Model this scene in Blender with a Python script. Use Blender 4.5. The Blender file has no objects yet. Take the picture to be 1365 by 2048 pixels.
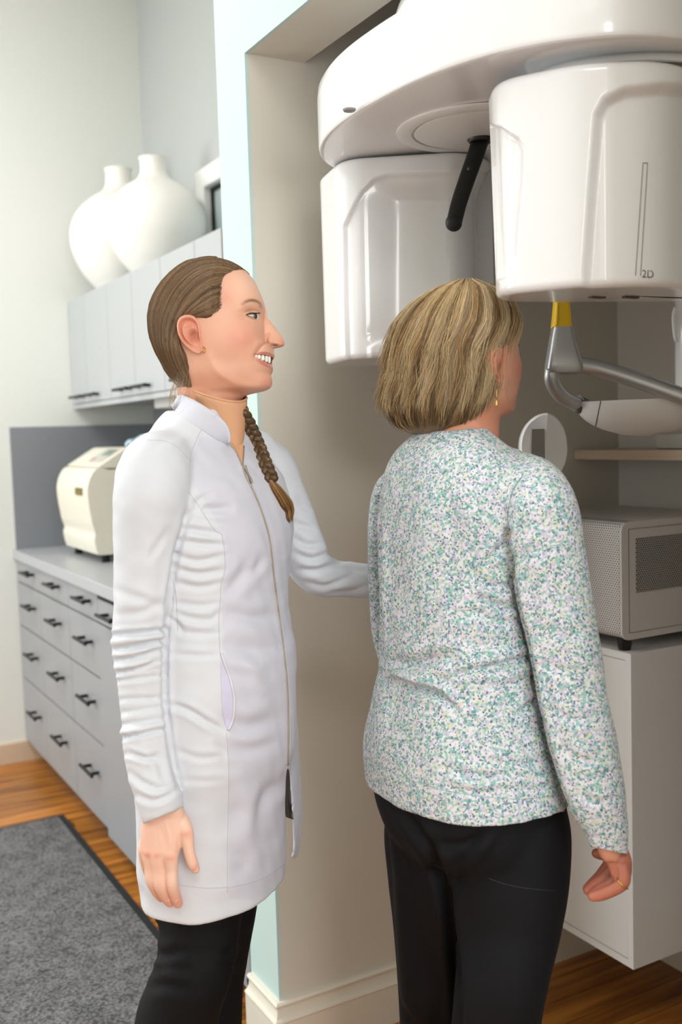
import bpy, bmesh, math, random
import numpy as np
from mathutils import Vector, Matrix
from mathutils.bvhtree import BVHTree

# ------------------------------------------------------------------ camera, world, lights, exposure
F_PX = 2026.23; CX, CY = 682.5, 1024.0
ROT = np.array([[0.8689, 0.0647, -0.4908], [-0.4941, 0.0523, -0.8679], [-0.0305, 0.9965, 0.0774]])
_q, _r = np.linalg.qr(ROT); ROT = _q * np.sign(np.diag(_r))
CAM = np.array([0.0, 0.0, 1.40])
RIGHT, UP, FWD = ROT[:, 0], ROT[:, 1], -ROT[:, 2]
UH = RIGHT * np.array([1, 1, 0]); UH /= np.linalg.norm(UH)          # level, to the right of the view
VH = np.array([-UH[1], UH[0], 0.0])                                   # level, away from the viewer
ZH = np.array([0, 0, 1.0])
scene = bpy.context.scene
col = scene.collection
cam_d = bpy.data.cameras.new('camera'); cam = bpy.data.objects.new('camera', cam_d); col.objects.link(cam)
M4 = np.eye(4); M4[:3, :3] = ROT; M4[:3, 3] = CAM
cam.matrix_world = Matrix(M4.tolist())
cam_d.sensor_fit = 'VERTICAL'; cam_d.sensor_height = 36.0; cam_d.sensor_width = 24.0
cam_d.lens = F_PX / 2048 * 36.0
cam_d.clip_start = 0.05
cam_d.dof.use_dof = True; cam_d.dof.focus_distance = 1.72; cam_d.dof.aperture_fstop = 3.4
scene.camera = cam

world = bpy.data.worlds.new('world'); scene.world = world; world.use_nodes = True
bg = world.node_tree.nodes['Background']
bg.inputs['Color'].default_value = (0.93, 0.96, 1.0, 1); bg.inputs['Strength'].default_value = 1.0

def area(name, loc, aim, sx, sy, power, color=(1, 1, 1)):
    d = bpy.data.lights.new(name, 'AREA'); d.shape = 'RECTANGLE'; d.size = sx; d.size_y = sy
    d.energy = power; d.color = color
    o = bpy.data.objects.new(name, d); col.objects.link(o); o.location = loc
    o.rotation_euler = (Vector(aim) - Vector(loc)).to_track_quat('-Z', 'Y').to_euler()
    return o
# daylight windows on the side and rear walls of the room, ceiling lamps over it
area('window_daylight', (-2.6, 1.3, 1.75), (1.0, 1.3, 1.6), 0.6, 1.9, 3, (0.95, 0.98, 1.0))
area('window_daylight', (-2.6, 3.45, 1.75), (1.0, 2.6, 1.4), 0.7, 1.9, 42, (0.95, 0.98, 1.0))
area('window_daylight', (-2.6, 4.15, 1.75), (1.0, 3.4, 1.4), 0.6, 1.9, 26, (0.95, 0.98, 1.0))
area('window_daylight', (0.15, -2.5, 1.85), (0.25, 2.0, 1.55), 1.3, 1.9, 50, (0.97, 0.98, 1.0))
area('ceiling_lamp', (-0.3, -1.3, 3.4), (-0.3, -1.3, 0.0), 1.2, 1.2, 40, (1.0, 0.99, 0.97))
area('ceiling_lamp', (-0.5, 3.0, 3.4), (-0.5, 3.0, 0.0), 1.2, 1.2, 40, (1.0, 0.99, 0.97))
vs = scene.view_settings
vs.view_transform = 'Standard'; vs.look = 'None'; vs.gamma = 1.0; vs.use_curve_mapping = False
vs.exposure = 0.17

# ------------------------------------------------------------------ helpers
def ray(px, py):
    return ROT @ np.array([(px - CX) / F_PX, (CY - py) / F_PX, -1.0])
def at(px, py, dep):                                   # a photo pixel at a distance along the view axis
    return CAM + ray(px, py) * dep
def onpl(px, py, axis, val):
    d = ray(px, py); return CAM + d * ((val - CAM[axis]) / d[axis])
def project(V):
    q = (np.asarray(V) - CAM) @ ROT
    return np.stack([CX + F_PX * q[..., 0] / -q[..., 2], CY - F_PX * q[..., 1] / -q[..., 2], -q[..., 2]], -1)

def s2l(c):
    c = np.asarray(c, float) / (255.0 if max(c) > 1.0 else 1.0)
    return np.where(c <= 0.04045, c / 12.92, ((c + 0.055) / 1.055) ** 2.4)

class NT:
    def __init__(s, name):
        s.m = bpy.data.materials.new(name); s.m.use_nodes = True; s.t = s.m.node_tree
        s.b = s.t.nodes['Principled BSDF']
    def n(s, typ, **kw):
        nd = s.t.nodes.new(typ)
        for k, v in kw.items():
            if k in nd.inputs: nd.inputs[k].default_value = v
            else: setattr(nd, k, v)
        return nd
    def l(s, a, b): s.t.links.new(a, b)
def mat(name, color, rough=0.5, metal=0.0, spec=0.5, bump=None, coat=0.0, var=None, trans=0.0):
    """bump=(scale, strength, distance) noise relief; var=(scale, amount) colour mottling"""
    N = NT(name); c = (*s2l(color), 1.0)
    N.b.inputs['Base Color'].default_value = c; N.b.inputs['Roughness'].default_value = rough
    N.b.inputs['Metallic'].default_value = metal; N.b.inputs['Specular IOR Level'].default_value = spec
    N.b.inputs['Coat Weight'].default_value = coat; N.b.inputs['Coat Roughness'].default_value = 0.05
    if trans: N.b.inputs['Transmission Weight'].default_value = trans
    tc = N.n('ShaderNodeTexCoord')
    if bump:
        nz = N.n('ShaderNodeTexNoise', Scale=bump[0], Detail=4.0); N.l(tc.outputs['Object'], nz.inputs['Vector'])
        bp = N.n('ShaderNodeBump', Strength=bump[1], Distance=bump[2]); N.l(nz.outputs['Fac'], bp.inputs['Height'])
        N.l(bp.outputs['Normal'], N.b.inputs['Normal'])
    if var:
        nz = N.n('ShaderNodeTexNoise', Scale=var[0], Detail=3.0); N.l(tc.outputs['Object'], nz.inputs['Vector'])
        mx = N.n('ShaderNodeMixRGB', blend_type='MULTIPLY'); mx.inputs['Fac'].default_value = var[1]
        mx.inputs['Color1'].default_value = c; N.l(nz.outputs['Color'], mx.inputs['Color2'])
        gm = N.n('ShaderNodeMixRGB'); gm.inputs['Fac'].default_value = 0.0
        N.l(mx.outputs['Color'], N.b.inputs['Base Color'])
    return N.m

def link(o, parent=None):
    col.objects.link(o)
    if parent is not None: o.parent = parent
    return o
def tag(o, label=None, cat=None, group=None, kind=None):
    for k, v in (('label', label), ('category', cat), ('group', group), ('kind', kind)):
        if v: o[k] = v
    return o
def empty(name, loc=(0, 0, 0), label=None, cat=None, group=None, kind=None):
    o = bpy.data.objects.new(name, None); o.location = loc; o.empty_display_size = 0.05
    link(o); return tag(o, label, cat, group, kind)
def newmesh(name, V, Fc, smooth=None):
    me = bpy.data.meshes.new(name); me.from_pydata([tuple(map(float, v)) for v in V], [], [tuple(map(int, f)) for f in Fc])
    me.update()
    if smooth is not None:
        me.shade_smooth()
        if smooth < 180: me.set_sharp_from_angle(angle=math.radians(smooth))
    return me
def obj(name, V, Fc, m, parent=None, smooth=None, bevel=0.0, seg=2, sub=0):
    me = newmesh(name, V, Fc, smooth); me.materials.append(m)
    o = bpy.data.objects.new(name, me)
    link(o)
    if parent is not None:
        o.parent = parent; o.matrix_parent_inverse = parent_world(parent).inverted()
    if sub:
        sm = o.modifiers.new('sub', 'SUBSURF'); sm.levels = sub; sm.render_levels = sub
    if bevel:
        b = o.modifiers.new('bevel', 'BEVEL'); b.width = bevel; b.segments = seg; b.limit_method = 'ANGLE'; b.angle_limit = 0.6
        b.harden_normals = False
        me.shade_smooth(); me.set_sharp_from_angle(angle=math.radians(45))
    return o
def parent_world(p):
    m = Matrix.LocRotScale(p.location, p.rotation_euler, p.scale)
    return m if p.parent is None else parent_world(p.parent) @ p.matrix_parent_inverse @ m
def cube(mn, mx):
    x0, y0, z0 = mn; x1, y1, z1 = mx
    V = [(x0, y0, z0), (x1, y0, z0), (x1, y1, z0), (x0, y1, z0), (x0, y0, z1), (x1, y0, z1), (x1, y1, z1), (x0, y1, z1)]
    return V, [(0, 3, 2, 1), (4, 5, 6, 7), (0, 1, 5, 4), (1, 2, 6, 5), (2, 3, 7, 6), (3, 0, 4, 7)]
def box(name, mn, mx, m, parent=None, bevel=0.0, seg=2):
    V, Fc = cube(mn, mx)
    return obj(name, V, Fc, m, parent, bevel=bevel, seg=seg)
def merge(*parts):
    V, Fc = [], []
    for v, f in parts:
        k = len(V); V.extend([tuple(p) for p in v]); Fc.extend([tuple(i + k for i in q) for q in f])
    return V, Fc
def loft(rings, closed=True, caps=True):
    n = len(rings[0]); V = [tuple(p) for r in rings for p in r]; Fc = []
    for i in range(len(rings) - 1):
        for j in range(n if closed else n - 1):
            k = (j + 1) % n
            Fc.append((i * n + j, i * n + k, (i + 1) * n + k, (i + 1) * n + j))
    if caps and closed:
        for i, rev in ((0, True), (len(rings) - 1, False)):
            c = np.mean(np.array(rings[i], float), 0); V.append(tuple(c)); ci = len(V) - 1
            for j in range(n):
                k = (j + 1) % n; t = (i * n + j, i * n + k, ci)
                Fc.append(t[::-1] if rev else t)
    return V, Fc
def spline(P, n, closed=False):
    """Catmull-Rom through P, n samples, evenly by chord"""
    P = np.array(P, float)
    Q = np.vstack([P[-1:], P, P[:2]]) if closed else np.vstack([2 * P[0] - P[1], P, 2 * P[-1] - P[-2]])
    segs = len(P) if closed else len(P) - 1
    out = []
    for i in range(segs):
        p0, p1, p2, p3 = Q[i], Q[i + 1], Q[i + 2], Q[i + 3]
        t = np.linspace(0, 1, 24, endpoint=False)[:, None]
        out.append(0.5 * ((2 * p1) + (-p0 + p2) * t + (2 * p0 - 5 * p1 + 4 * p2 - p3) * t ** 2 + (-p0 + 3 * p1 - 3 * p2 + p3) * t ** 3))
    out = np.vstack(out + [P[:1] if closed else P[-1:]])
    d = np.r_[0, np.cumsum(np.linalg.norm(np.diff(out, axis=0), axis=1))]
    t = np.linspace(0, d[-1], n + 1)[:-1] if closed else np.linspace(0, d[-1], n)
    return np.stack([np.interp(t, d, out[:, k]) for k in range(P.shape[1])], 1)
def tubering(P, R, n=12, flat=None, up=None, roll=0.0):
    """rings of a tube along P with radii R (flat: ratio of second axis)"""
    P = np.array(P, float); R = np.broadcast_to(np.array(R, float), (len(P),)); T = np.gradient(P, axis=0)
    T /= np.linalg.norm(T, axis=1)[:, None] + 1e-12
    u = np.array(up if up is not None else (FWD if abs(T[0] @ FWD) < 0.9 else UP), float)
    rings = []; a = np.linspace(0, 2 * math.pi, n, endpoint=False) + roll
    fl = np.broadcast_to(1.0 if flat is None else np.array(flat, float), (len(P),))
    for i in range(len(P)):
        u = u - T[i] * (u @ T[i]); u /= np.linalg.norm(u); w = np.cross(T[i], u)
        rings.append(P[i] + R[i] * (np.cos(a)[:, None] * w + fl[i] * np.sin(a)[:, None] * u))
    return rings
def tube(P, R, n=12, flat=None, up=None, dome=False):
    P = np.array(P, float); R = np.array(np.broadcast_to(np.array(R, float), (len(P),)))
    if dome:                                           # rounded ends
        e0 = P[0] - P[1]; e0 /= np.linalg.norm(e0); e1 = P[-1] - P[-2]; e1 /= np.linalg.norm(e1)
        t = np.array([0.3, 0.6, 0.85, 0.97]); rr = np.sqrt(1 - t ** 2)
        fr = np.broadcast_to(1.0 if flat is None else np.array(flat, float), (len(P),))
        P = np.vstack([P[0] + e0 * (R[0] * t[::-1])[:, None], P, P[-1] + e1 * (R[-1] * t)[:, None]])
        fr = np.r_[np.full(4, fr[0]), fr, np.full(4, fr[-1])]
        R = np.r_[R[0] * rr[::-1], R, R[-1] * rr]; flat = fr
    return loft(tubering(P, R, n, flat, up))
def sphere(c, r, nu=20, nv=12, ax=None):
    r = np.broadcast_to(np.array(r, float), (3,)); A = np.eye(3) if ax is None else np.array(ax)
    rings = []
    for i in range(1, nv):
        p = math.pi * i / nv; a = np.linspace(0, 2 * math.pi, nu, endpoint=False)
        L = np.stack([np.sin(p) * np.cos(a) * r[0], np.sin(p) * np.sin(a) * r[1], np.full(nu, -np.cos(p) * r[2])], 1)
        rings.append(np.array(c) + L @ A)
    V, Fc = loft(rings); V[-2] = tuple(np.array(c) - A[2] * r[2]); V[-1] = tuple(np.array(c) + A[2] * r[2])
    return V, Fc
def cyl(c0, c1, r, n=20):
    return loft(tubering([c0, c1], [r, r], n))
def prism_rings(poly, zs, insets):
    """poly: closed Nx2 (counter-clockwise) smooth outline, offset inward by insets at heights zs"""
    P = np.array(poly, float); T = np.roll(P, -1, 0) - np.roll(P, 1, 0); T /= np.linalg.norm(T, axis=1)[:, None] + 1e-9
    Nn = np.stack([-T[:, 1], T[:, 0]], 1)
    c = P.mean(0); rm = np.linalg.norm(P - c, axis=1).mean()
    return [np.c_[P + Nn * d if d < 0.03 else c + (P + Nn * 0.03 - c) * max(1 - (d - 0.03) / rm, 0.05), np.full(len(P), z)] for z, d in zip(zs, insets)]
def round_poly(P, r, k=6):
    P = np.array(P, float); out = []; n = len(P)
    r = np.broadcast_to(np.array(r, float), (n,))
    for i in range(n):
        a, b, c = P[i - 1], P[i], P[(i + 1) % n]
        d0 = (a - b); d1 = (c - b); l0 = np.linalg.norm(d0); l1 = np.linalg.norm(d1)
        rr = min(r[i], l0 * 0.49, l1 * 0.49); s = b + d0 / l0 * rr; e = b + d1 / l1 * rr
        for t in np.linspace(0, 1, k):
            out.append((1 - t) ** 2 * s + 2 * t * (1 - t) * b + t * t * e)
    return np.array(out)
def resample(P, n):
    P = np.vstack([P, P[:1]]); d = np.r_[0, np.cumsum(np.linalg.norm(np.diff(P, axis=0), axis=1))]
    t = np.linspace(0, d[-1], n + 1)[:-1]
    return np.stack([np.interp(t, d, P[:, k]) for k in range(P.shape[1])], 1)
def lathe(prof, c, n=40):
    a = np.linspace(0, 2 * math.pi, n, endpoint=False)
    return loft([np.stack([c[0] + r * np.cos(a), c[1] + r * np.sin(a), np.full(n, c[2] + z)], 1) for r, z in prof])
def extrude_y(prof, y0, y1):
    """closed profile in (x, z) carried along y"""
    return loft([[(x, y, z) for x, z in prof] for y in (y0, y1)])
def extrude_x(prof, x0, x1):
    return loft([[(x, y, z) for y, z in prof] for x in (x0, x1)])
def text(name, s, size, origin, ex, ey, m, parent=None, depth=0.0003):
    cu = bpy.data.curves.new(name, 'FONT'); cu.body = s; cu.size = size; cu.extrude = depth
    t_ = bpy.data.objects.new(name, cu); col.objects.link(t_); dg = bpy.context.evaluated_depsgraph_get(); dg.update()
    me = bpy.data.meshes.new_from_object(t_.evaluated_get(dg)); bpy.data.objects.remove(t_); bpy.data.curves.remove(cu)
    me.materials.clear(); me.materials.append(m); o = bpy.data.objects.new(name, me); link(o)
    ex = np.array(ex, float); ex /= np.linalg.norm(ex); ey = np.array(ey, float); ey -= ex * (ex @ ey); ey /= np.linalg.norm(ey)
    M = np.eye(4); M[:3, 0] = ex; M[:3, 1] = ey; M[:3, 2] = np.cross(ex, ey); M[:3, 3] = origin
    if parent is not None:
        o.parent = parent; o.matrix_parent_inverse = parent_world(parent).inverted()
    o.matrix_basis = Matrix(M.tolist())
    return o
rng = np.random.default_rng(7); random.seed(7)
# ------------------------------------------------------------------ the room
M_far = mat('pale_wall_paint', (233, 236, 231), 0.75, bump=(220, 0.05, 0.001))
M_mint = mat('mint_wall_paint', (196, 218, 214), 0.7, bump=(220, 0.05, 0.001))
M_shadew = mat('shaded_wall_paint', (186, 190, 188), 0.75, bump=(220, 0.05, 0.001))  # grey tone paints in the weaker light on the cabinet-side wall
M_cream = mat('cream_wall_paint', (219, 213, 200), 0.6, bump=(160, 0.06, 0.001))
M_alcove = mat('alcove_back_paint', (226, 222, 216), 0.65, bump=(160, 0.06, 0.001))
M_ceil = mat('ceiling_paint', (240, 238, 232), 0.8, bump=(200, 0.05, 0.001))
M_base = mat('cream_baseboard_paint', (232, 224, 208), 0.38, bump=(60, 0.04, 0.001))
M_basefar = mat('tan_baseboard_paint', (214, 192, 168), 0.45)
M_cab = mat('grey_cabinet_laminate', (154, 156, 160), 0.45, bump=(300, 0.03, 0.0006))
M_cabup = mat('upper_cabinet_laminate', (182, 186, 188), 0.45, bump=(300, 0.03, 0.0006))
M_carc = mat('cabinet_carcass', (120, 122, 124), 0.6)
M_count = mat('grey_countertop', (180, 182, 187), 0.35, var=(40, 0.08))
M_splash = mat('grey_backsplash', (136, 140, 146), 0.42)
M_black = mat('black_handle_metal', (32, 36, 38), 0.38, 0.6)
M_dark = mat('dark_gap', (12, 12, 13), 0.8)

def structure(name, V, Fc, m, bevel=0.0, parent=None):
    o = obj(name, V, Fc, m, parent, bevel=bevel)
    return tag(o, kind='structure') if parent is None else o
YF, XW, XM, YS, XB = 4.531, 1.586, 0.922, 1.98, 1.973
structure('wall_far', *cube((-2.7, YF, 0), (XW + 0.12, YF + 0.12, 3.45)), M_far)
structure('wall_cabinet_side', *cube((XW, 2.13, 0), (XW + 0.12, YF, 3.45)), M_shadew)
# partition between the cabinet run and the alcove: alcove face, end face and the header over the opening
structure('wall_partition', *cube((XM + 0.008, YS, 0), (XB, 2.125, 3.30)), M_cream)
structure('wall_partition_end', *merge(cube((XM, YS - 0.0005, 0), (XM + 0.008, 2.13, 2.195)), cube((XM, 0.78, 2.195), (XM + 0.008, 2.13, 3.45))), M_mint)
structure('wall_header', *cube((XM + 0.008, 0.78, 2.195), (1.062, YS, 3.45)), M_cream)
structure('wall_alcove_back', *cube((XB, 0.78, 0), (XB + 0.12, 2.125, 3.30)), M_alcove)
structure('wall_alcove_near', *cube((XM, -2.6, 0), (XB + 0.12, 0.78, 3.45)), M_cream)
structure('wall_window_side', *cube((-2.82, -2.6, 0), (-2.7, YF + 0.12, 3.45)), M_far)
structure('wall_rear', *cube((-2.82, -2.72, 0), (XM, -2.6, 3.45)), M_far)
structure('ceiling', *cube((-2.7, -2.6, 3.45), (XW + 0.12, YF + 0.12, 3.55)), M_ceil)
structure('ceiling_alcove', *cube((1.062, 0.70, 3.30), (XB + 0.12, 2.125, 3.40)), M_cream)

# floor of narrow boards running into the alcove
M_sub = mat('subfloor', (40, 22, 10), 0.9)
floor = structure('floor', *cube((-2.7, -2.6, -0.06), (XB + 0.12, YF + 0.12, -0.012)), M_sub)
N = NT('stained_pine_board'); tc = N.n('ShaderNodeTexCoord'); oi = N.n('ShaderNodeObjectInfo')
mp = N.n('ShaderNodeMapping'); mp.inputs['Scale'].default_value = (1.6, 26, 26); N.l(tc.outputs['Object'], mp.inputs['Vector'])
ad = N.n('ShaderNodeVectorMath', operation='ADD'); N.l(mp.outputs['Vector'], ad.inputs[0])
sc_ = N.n('ShaderNodeVectorMath', operation='SCALE'); sc_.inputs['Scale'].default_value = 37.0
cb = N.n('ShaderNodeCombineXYZ'); [N.l(oi.outputs['Random'], cb.inputs[k]) for k in 'XYZ']
N.l(cb.outputs['Vector'], sc_.inputs[0]); N.l(sc_.outputs['Vector'], ad.inputs[1])
nz = N.n('ShaderNodeTexNoise', Scale=1.6, Detail=5.0, Distortion=0.6); N.l(ad.outputs['Vector'], nz.inputs['Vector'])
cr = N.n('ShaderNodeValToRGB'); N.l(nz.outputs['Fac'], cr.inputs['Fac'])
cr.color_ramp.elements[0].position = 0.28; cr.color_ramp.elements[0].color = (*s2l((120, 60, 18)), 1)
cr.color_ramp.elements[1].position = 0.72; cr.color_ramp.elements[1].color = (*s2l((222, 148, 64)), 1)
hv = N.n('ShaderNodeHueSaturation'); N.l(cr.outputs['Color'], hv.inputs['Color'])
mr = N.n('ShaderNodeMapRange'); mr.inputs['To Min'].default_value = 0.6; mr.inputs['To Max'].default_value = 1.12
N.l(oi.outputs['Random'], mr.inputs['Value']); N.l(mr.outputs['Result'], hv.inputs['Value'])
N.l(hv.outputs['Color'], N.b.inputs['Base Color']); N.b.inputs['Roughness'].default_value = 0.34
bp = N.n('ShaderNodeBump', Strength=0.12, Distance=0.002); N.l(nz.outputs['Fac'], bp.inputs['Height']); N.l(bp.outputs['Normal'], N.b.inputs['Normal'])
M_floor = N.m
bw = 0.082; meshes = {}
for k in range(int((YF + 0.6) / bw) + 1):
    y0 = YF - (k + 1) * bw; xe = XB if y0 < YS - 0.05 else XW
    cuts = [-1.2]; x = -1.2 + rng.uniform(0.6, 1.6)
    while x < xe - 0.3:
        cuts.append(round(x, 1)); x += rng.uniform(1.0, 1.9)
    cuts.append(xe)
    for a, b in zip(cuts[:-1], cuts[1:]):
        L = round(b - a, 2)
        if L not in meshes:
            V, Fc = cube((0.0006, 0.0012, -0.012), (L - 0.0006, bw - 0.0012, 0.0)); me = newmesh('plank', V, Fc); me.materials.append(M_floor)
            meshes[L] = me
        o = bpy.data.objects.new('plank', meshes[L]); link(o, floor); o.location = (a, y0, 0)

# baseboards: moulded profile (distance from wall, height)
prof = [(0, 0), (0.019, 0), (0.019, 0.092), (0.021, 0.096), (0.019, 0.100), (0.014, 0.103), (0.010, 0.112), (0.009, 0.124), (0.013, 0.128), (0.014, 0.133), (0.010, 0.138), (0, 0.138)]
def baseboard(name, P, m, prof=prof):
    """P: plan points; the board is mitred at the corners, mouldings on the left-hand side of the walk"""
    P = np.array(P, float); rings = []
    for i in range(len(P)):
        d0 = P[i] - P[i - 1] if i > 0 else P[1] - P[0]; d1 = P[i + 1] - P[i] if i < len(P) - 1 else d0
        d0 = d0 / np.linalg.norm(d0); d1 = d1 / np.linalg.norm(d1)
        n0 = np.array([-d0[1], d0[0]]); n1 = np.array([-d1[1], d1[0]]); n = (n0 + n1); n /= (1 + n0 @ n1)
        rings.append([(*(P[i] + n * o), z) for o, z in prof])
    V, Fc = loft(rings)
    return tag(obj(name, V, Fc, m, smooth=25), kind='structure')
baseboard('baseboard_partition', [(XB, YS), (XM, YS), (XM, 2.126)], M_base)
baseboard('baseboard_alcove_back', [(XB, 0.78), (XB, YS - 0.02)], M_base)
baseboard('baseboard_far', [(XW, YF), (-2.7, YF)], M_basefar, [(0, 0), (0.016, 0), (0.016, 0.086), (0.012, 0.092), (0, 0.092)])

# white-framed window on the cabinet wall above the end of the upper cupboards
M_white = mat('white_trim_paint', (240, 242, 240), 0.4)
M_glass = mat('frosted_window_glass', (186, 200, 202), 0.25, bump=(90, 0.1, 0.002))
w1 = box('window_1', (XW - 0.012, 2.60, 1.98), (XW, 3.73, 2.36), M_glass); tag(w1, kind='structure')
for mn, mx in (((XW - 0.05, 3.72, 1.90), (XW, 3.805, 2.436)), ((XW - 0.05, 2.50, 2.36), (XW, 3.72, 2.436)), ((XW - 0.05, 2.50, 1.90), (XW, 3.72, 1.98)), ((XW - 0.05, 2.50, 1.98), (XW, 2.60, 2.36))):
    box('window_frame', mn, mx, M_white, w1, bevel=0.004)
box('window_bead', (XW - 0.02, 3.70, 1.98), (XW - 0.001, 3.722, 2.36), M_black, w1)
box('window_bead', (XW - 0.02, 2.60, 2.345), (XW - 0.001, 3.70, 2.362), M_black, w1)

# ------------------------------------------------------------------ base cabinets along the wall
def bar_handle(x, y, z, L, parent, out=0.032):
    """straight black bar pull on two stand-offs; x is the face it sits on, bar along y"""
    parts = [tube([(x - out, y - L / 2, z), (x - out, y + L / 2, z)], 0.0062, 10)]
    for s in (-1, 1): parts.append(tube([(x, y + s * L * 0.32, z), (x - out, y + s * L * 0.32, z)], 0.006, 10))
    V, Fc = merge(*parts)
    return obj('handle', V, Fc, M_black, parent, smooth=50)
XC = 0.924
rows = [(0.097, 0.375), (0.381, 0.606), (0.612, 0.797), (0.803, 0.894)]
hz = [0.268, 0.516, 0.722, 0.862]
cols = [(4.122, 4.528, 'against the far wall'), (3.672, 4.118, 'under the cream steriliser'), (3.292, 3.668, 'third from the far wall')]
for ci, (y0, y1, where) in enumerate(cols):
    c = empty('drawer_cabinet', (1.25, (y0 + y1) / 2, 0), 'grey four-drawer base cabinet with black bar pulls, ' + where, 'cabinet', 'grey base cabinets under the worktop')
    box('body', (XC + 0.021, y0 - 0.002, 0.095), (XW - 0.002, y1 + 0.002, 0.897), M_carc, c)
    box('toe_kick', (XC + 0.075, y0 - 0.002, 0.001), (XC + 0.09, y1 + 0.002, 0.095), M_carc, c)
    for (z0, z1), h in zip(rows, hz):
        d = box('drawer', (XC, y0, z0), (XC + 0.02, y1, z1), M_cab, c, bevel=0.0012)
        bar_handle(XC, (y0 + y1) / 2 + (-0.075 if ci == 0 else -0.06), h, 0.15, d)
c = empty('drawer_cabinet', (1.25, 2.99, 0), 'grey base cabinet with one top drawer over a tall plain panel, beside the white coat', 'cabinet', 'grey base cabinets under the worktop')
box('body', (XC + 0.021, 2.692, 0.095), (XW - 0.002, 3.29, 0.897), M_carc, c)
box('panel', (XC - 0.002, 2.694, 0.075), (XC + 0.02, 3.288, 0.797), M_cab, c, bevel=0.0012)
d = box('drawer', (XC, 2.694, 0.803), (XC + 0.02, 3.288, 0.880), M_cab, c, bevel=0.0012)
box('slot', (XC + 0.01, 2.694, 0.882), (XC + 0.02, 3.27, 0.896), M_dark, c)
bar_handle(XC, 3.12, 0.842, 0.16, d)
c = empty('door_cabinet', (1.25, 2.41, 0), 'grey base cabinet with plain door and end panel beside the mint wall', 'cabinet', 'grey base cabinets under the worktop')
box('body', (XC + 0.021, 2.16, 0.078), (XW - 0.002, 2.69, 0.897), M_carc, c)
box('door', (XC, 2.165, 0.078), (XC + 0.02, 2.688, 0.893), M_cab, c, bevel=0.0012)
box('end_panel', (XC - 0.004, 2.133, 0.001), (XW - 0.002, 2.158, 0.897), M_cab, c, bevel=0.001)
bar_handle(XC, 2.62, 0.80, 0.15, c)
wt = box('worktop', (XC - 0.012, 2.133, 0.898), (XW - 0.002, YF - 0.002, 0.940), M_count, bevel=0.003)
tag(wt, 'long light grey laminate worktop over the base cabinets', 'worktop')
bs = obj('backsplash', *merge(cube((XC + 0.002, YF - 0.013, 0.941), (XW - 0.002, YF - 0.001, 1.469))), M_splash)
tag(bs, 'grey backsplash panel on the pale end wall behind the steriliser', 'backsplash', 'grey backsplash panels')
bs = box('backsplash', (XW - 0.013, 2.14, 0.941), (XW - 0.001, YF - 0.014, 1.54), M_splash)
tag(bs, 'grey backsplash panel in shadow under the wall cupboards', 'backsplash', 'grey backsplash panels')

# ------------------------------------------------------------------ wall cupboards
XU = 1.207
ys = [4.528, 4.288, 3.956, 3.648, 3.332, 3.014, 2.80]
pairs = [(0, 2, 'against the pale end wall'), (2, 4, 'in the middle of the row'), (4, 6, 'beside the white window frame')]
for a, b, where in pairs:
    y1, y0 = ys[a], ys[b]
    c = empty('wall_cupboard', (1.4, (y0 + y1) / 2, 1.545), 'grey two-door wall cupboard with black bar pulls, ' + where, 'cupboard', 'grey wall cupboards under the vases')
    box('body', (XU + 0.021, y0 + 0.001, 1.56), (XW - 0.002, y1 - 0.001, 2.012), M_cabup, c)
    box('valance', (XU + 0.002, y0 + 0.001, 1.543), (XU + 0.020, y1 - 0.001, 1.562), M_cabup, c)
    for k in range(a, b):
        d = box('door', (XU, ys[k + 1] + 0.002, 1.565), (XU + 0.02, ys[k] - 0.002, 2.013), M_cabup, c, bevel=0.0012)
        w = ys[k] - ys[k + 1]
        yc = (ys[k + 1] + 0.105) if k == a else (ys[k] - 0.105)
        bar_handle(XU, yc, 1.592, 0.17, d, 0.028)
ul = box('cabinet_light', (1.30, 3.05, 1.515), (1.42, 3.72, 1.558), mat('white_plastic_housing', (228, 229, 226), 0.4), bevel=0.006)
tag(ul, 'white strip housing under the wall cupboards', 'light')

# vases
M_vase = mat('matte_white_ceramic', (244, 242, 236), 0.7, bump=(30, 0.05, 0.002))
def vase(name, c, s, lean, label):
    prof = [(0.001, 0), (0.07, 0.0), (0.095, 0.01), (0.155, 0.08), (0.192, 0.16), (0.2, 0.22), (0.19, 0.275), (0.16, 0.325), (0.115, 0.365), (0.075, 0.39), (0.058, 0.41), (0.052, 0.43), (0.05, 0.47), (0.055, 0.478), (0.05, 0.482), (0.042, 0.475), (0.042, 0.42)]
    P = spline([(r, z, 0) for r, z in prof], 60)[:, :2]
    rings = []; a = np.linspace(0, 2 * math.pi, 48, endpoint=False)
    for r, z in P:
        k = np.clip((z - 0.2) / 0.28, 0, 1) ** 1.2
        rings.append(np.stack([c[0] + lean[0] * k + s * r * np.cos(a), c[1] + lean[1] * k + s * r * np.sin(a), np.full(48, c[2] + s * z)], 1))
    V, Fc = loft(rings)
    o = obj(name, V, Fc, M_vase, smooth=180)
    return tag(o, label, 'vase', 'white ceramic vases on the wall cupboards')
vase('vase', (1.375, 3.80, 2.014), 0.96, (-0.01, 0.0), 'round white ceramic vase with short neck, nearer the window frame')
vase('vase', (1.375, 4.24, 2.014), 1.08, (-0.01, -0.02), 'round white ceramic vase half hidden behind the other vase')

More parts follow.
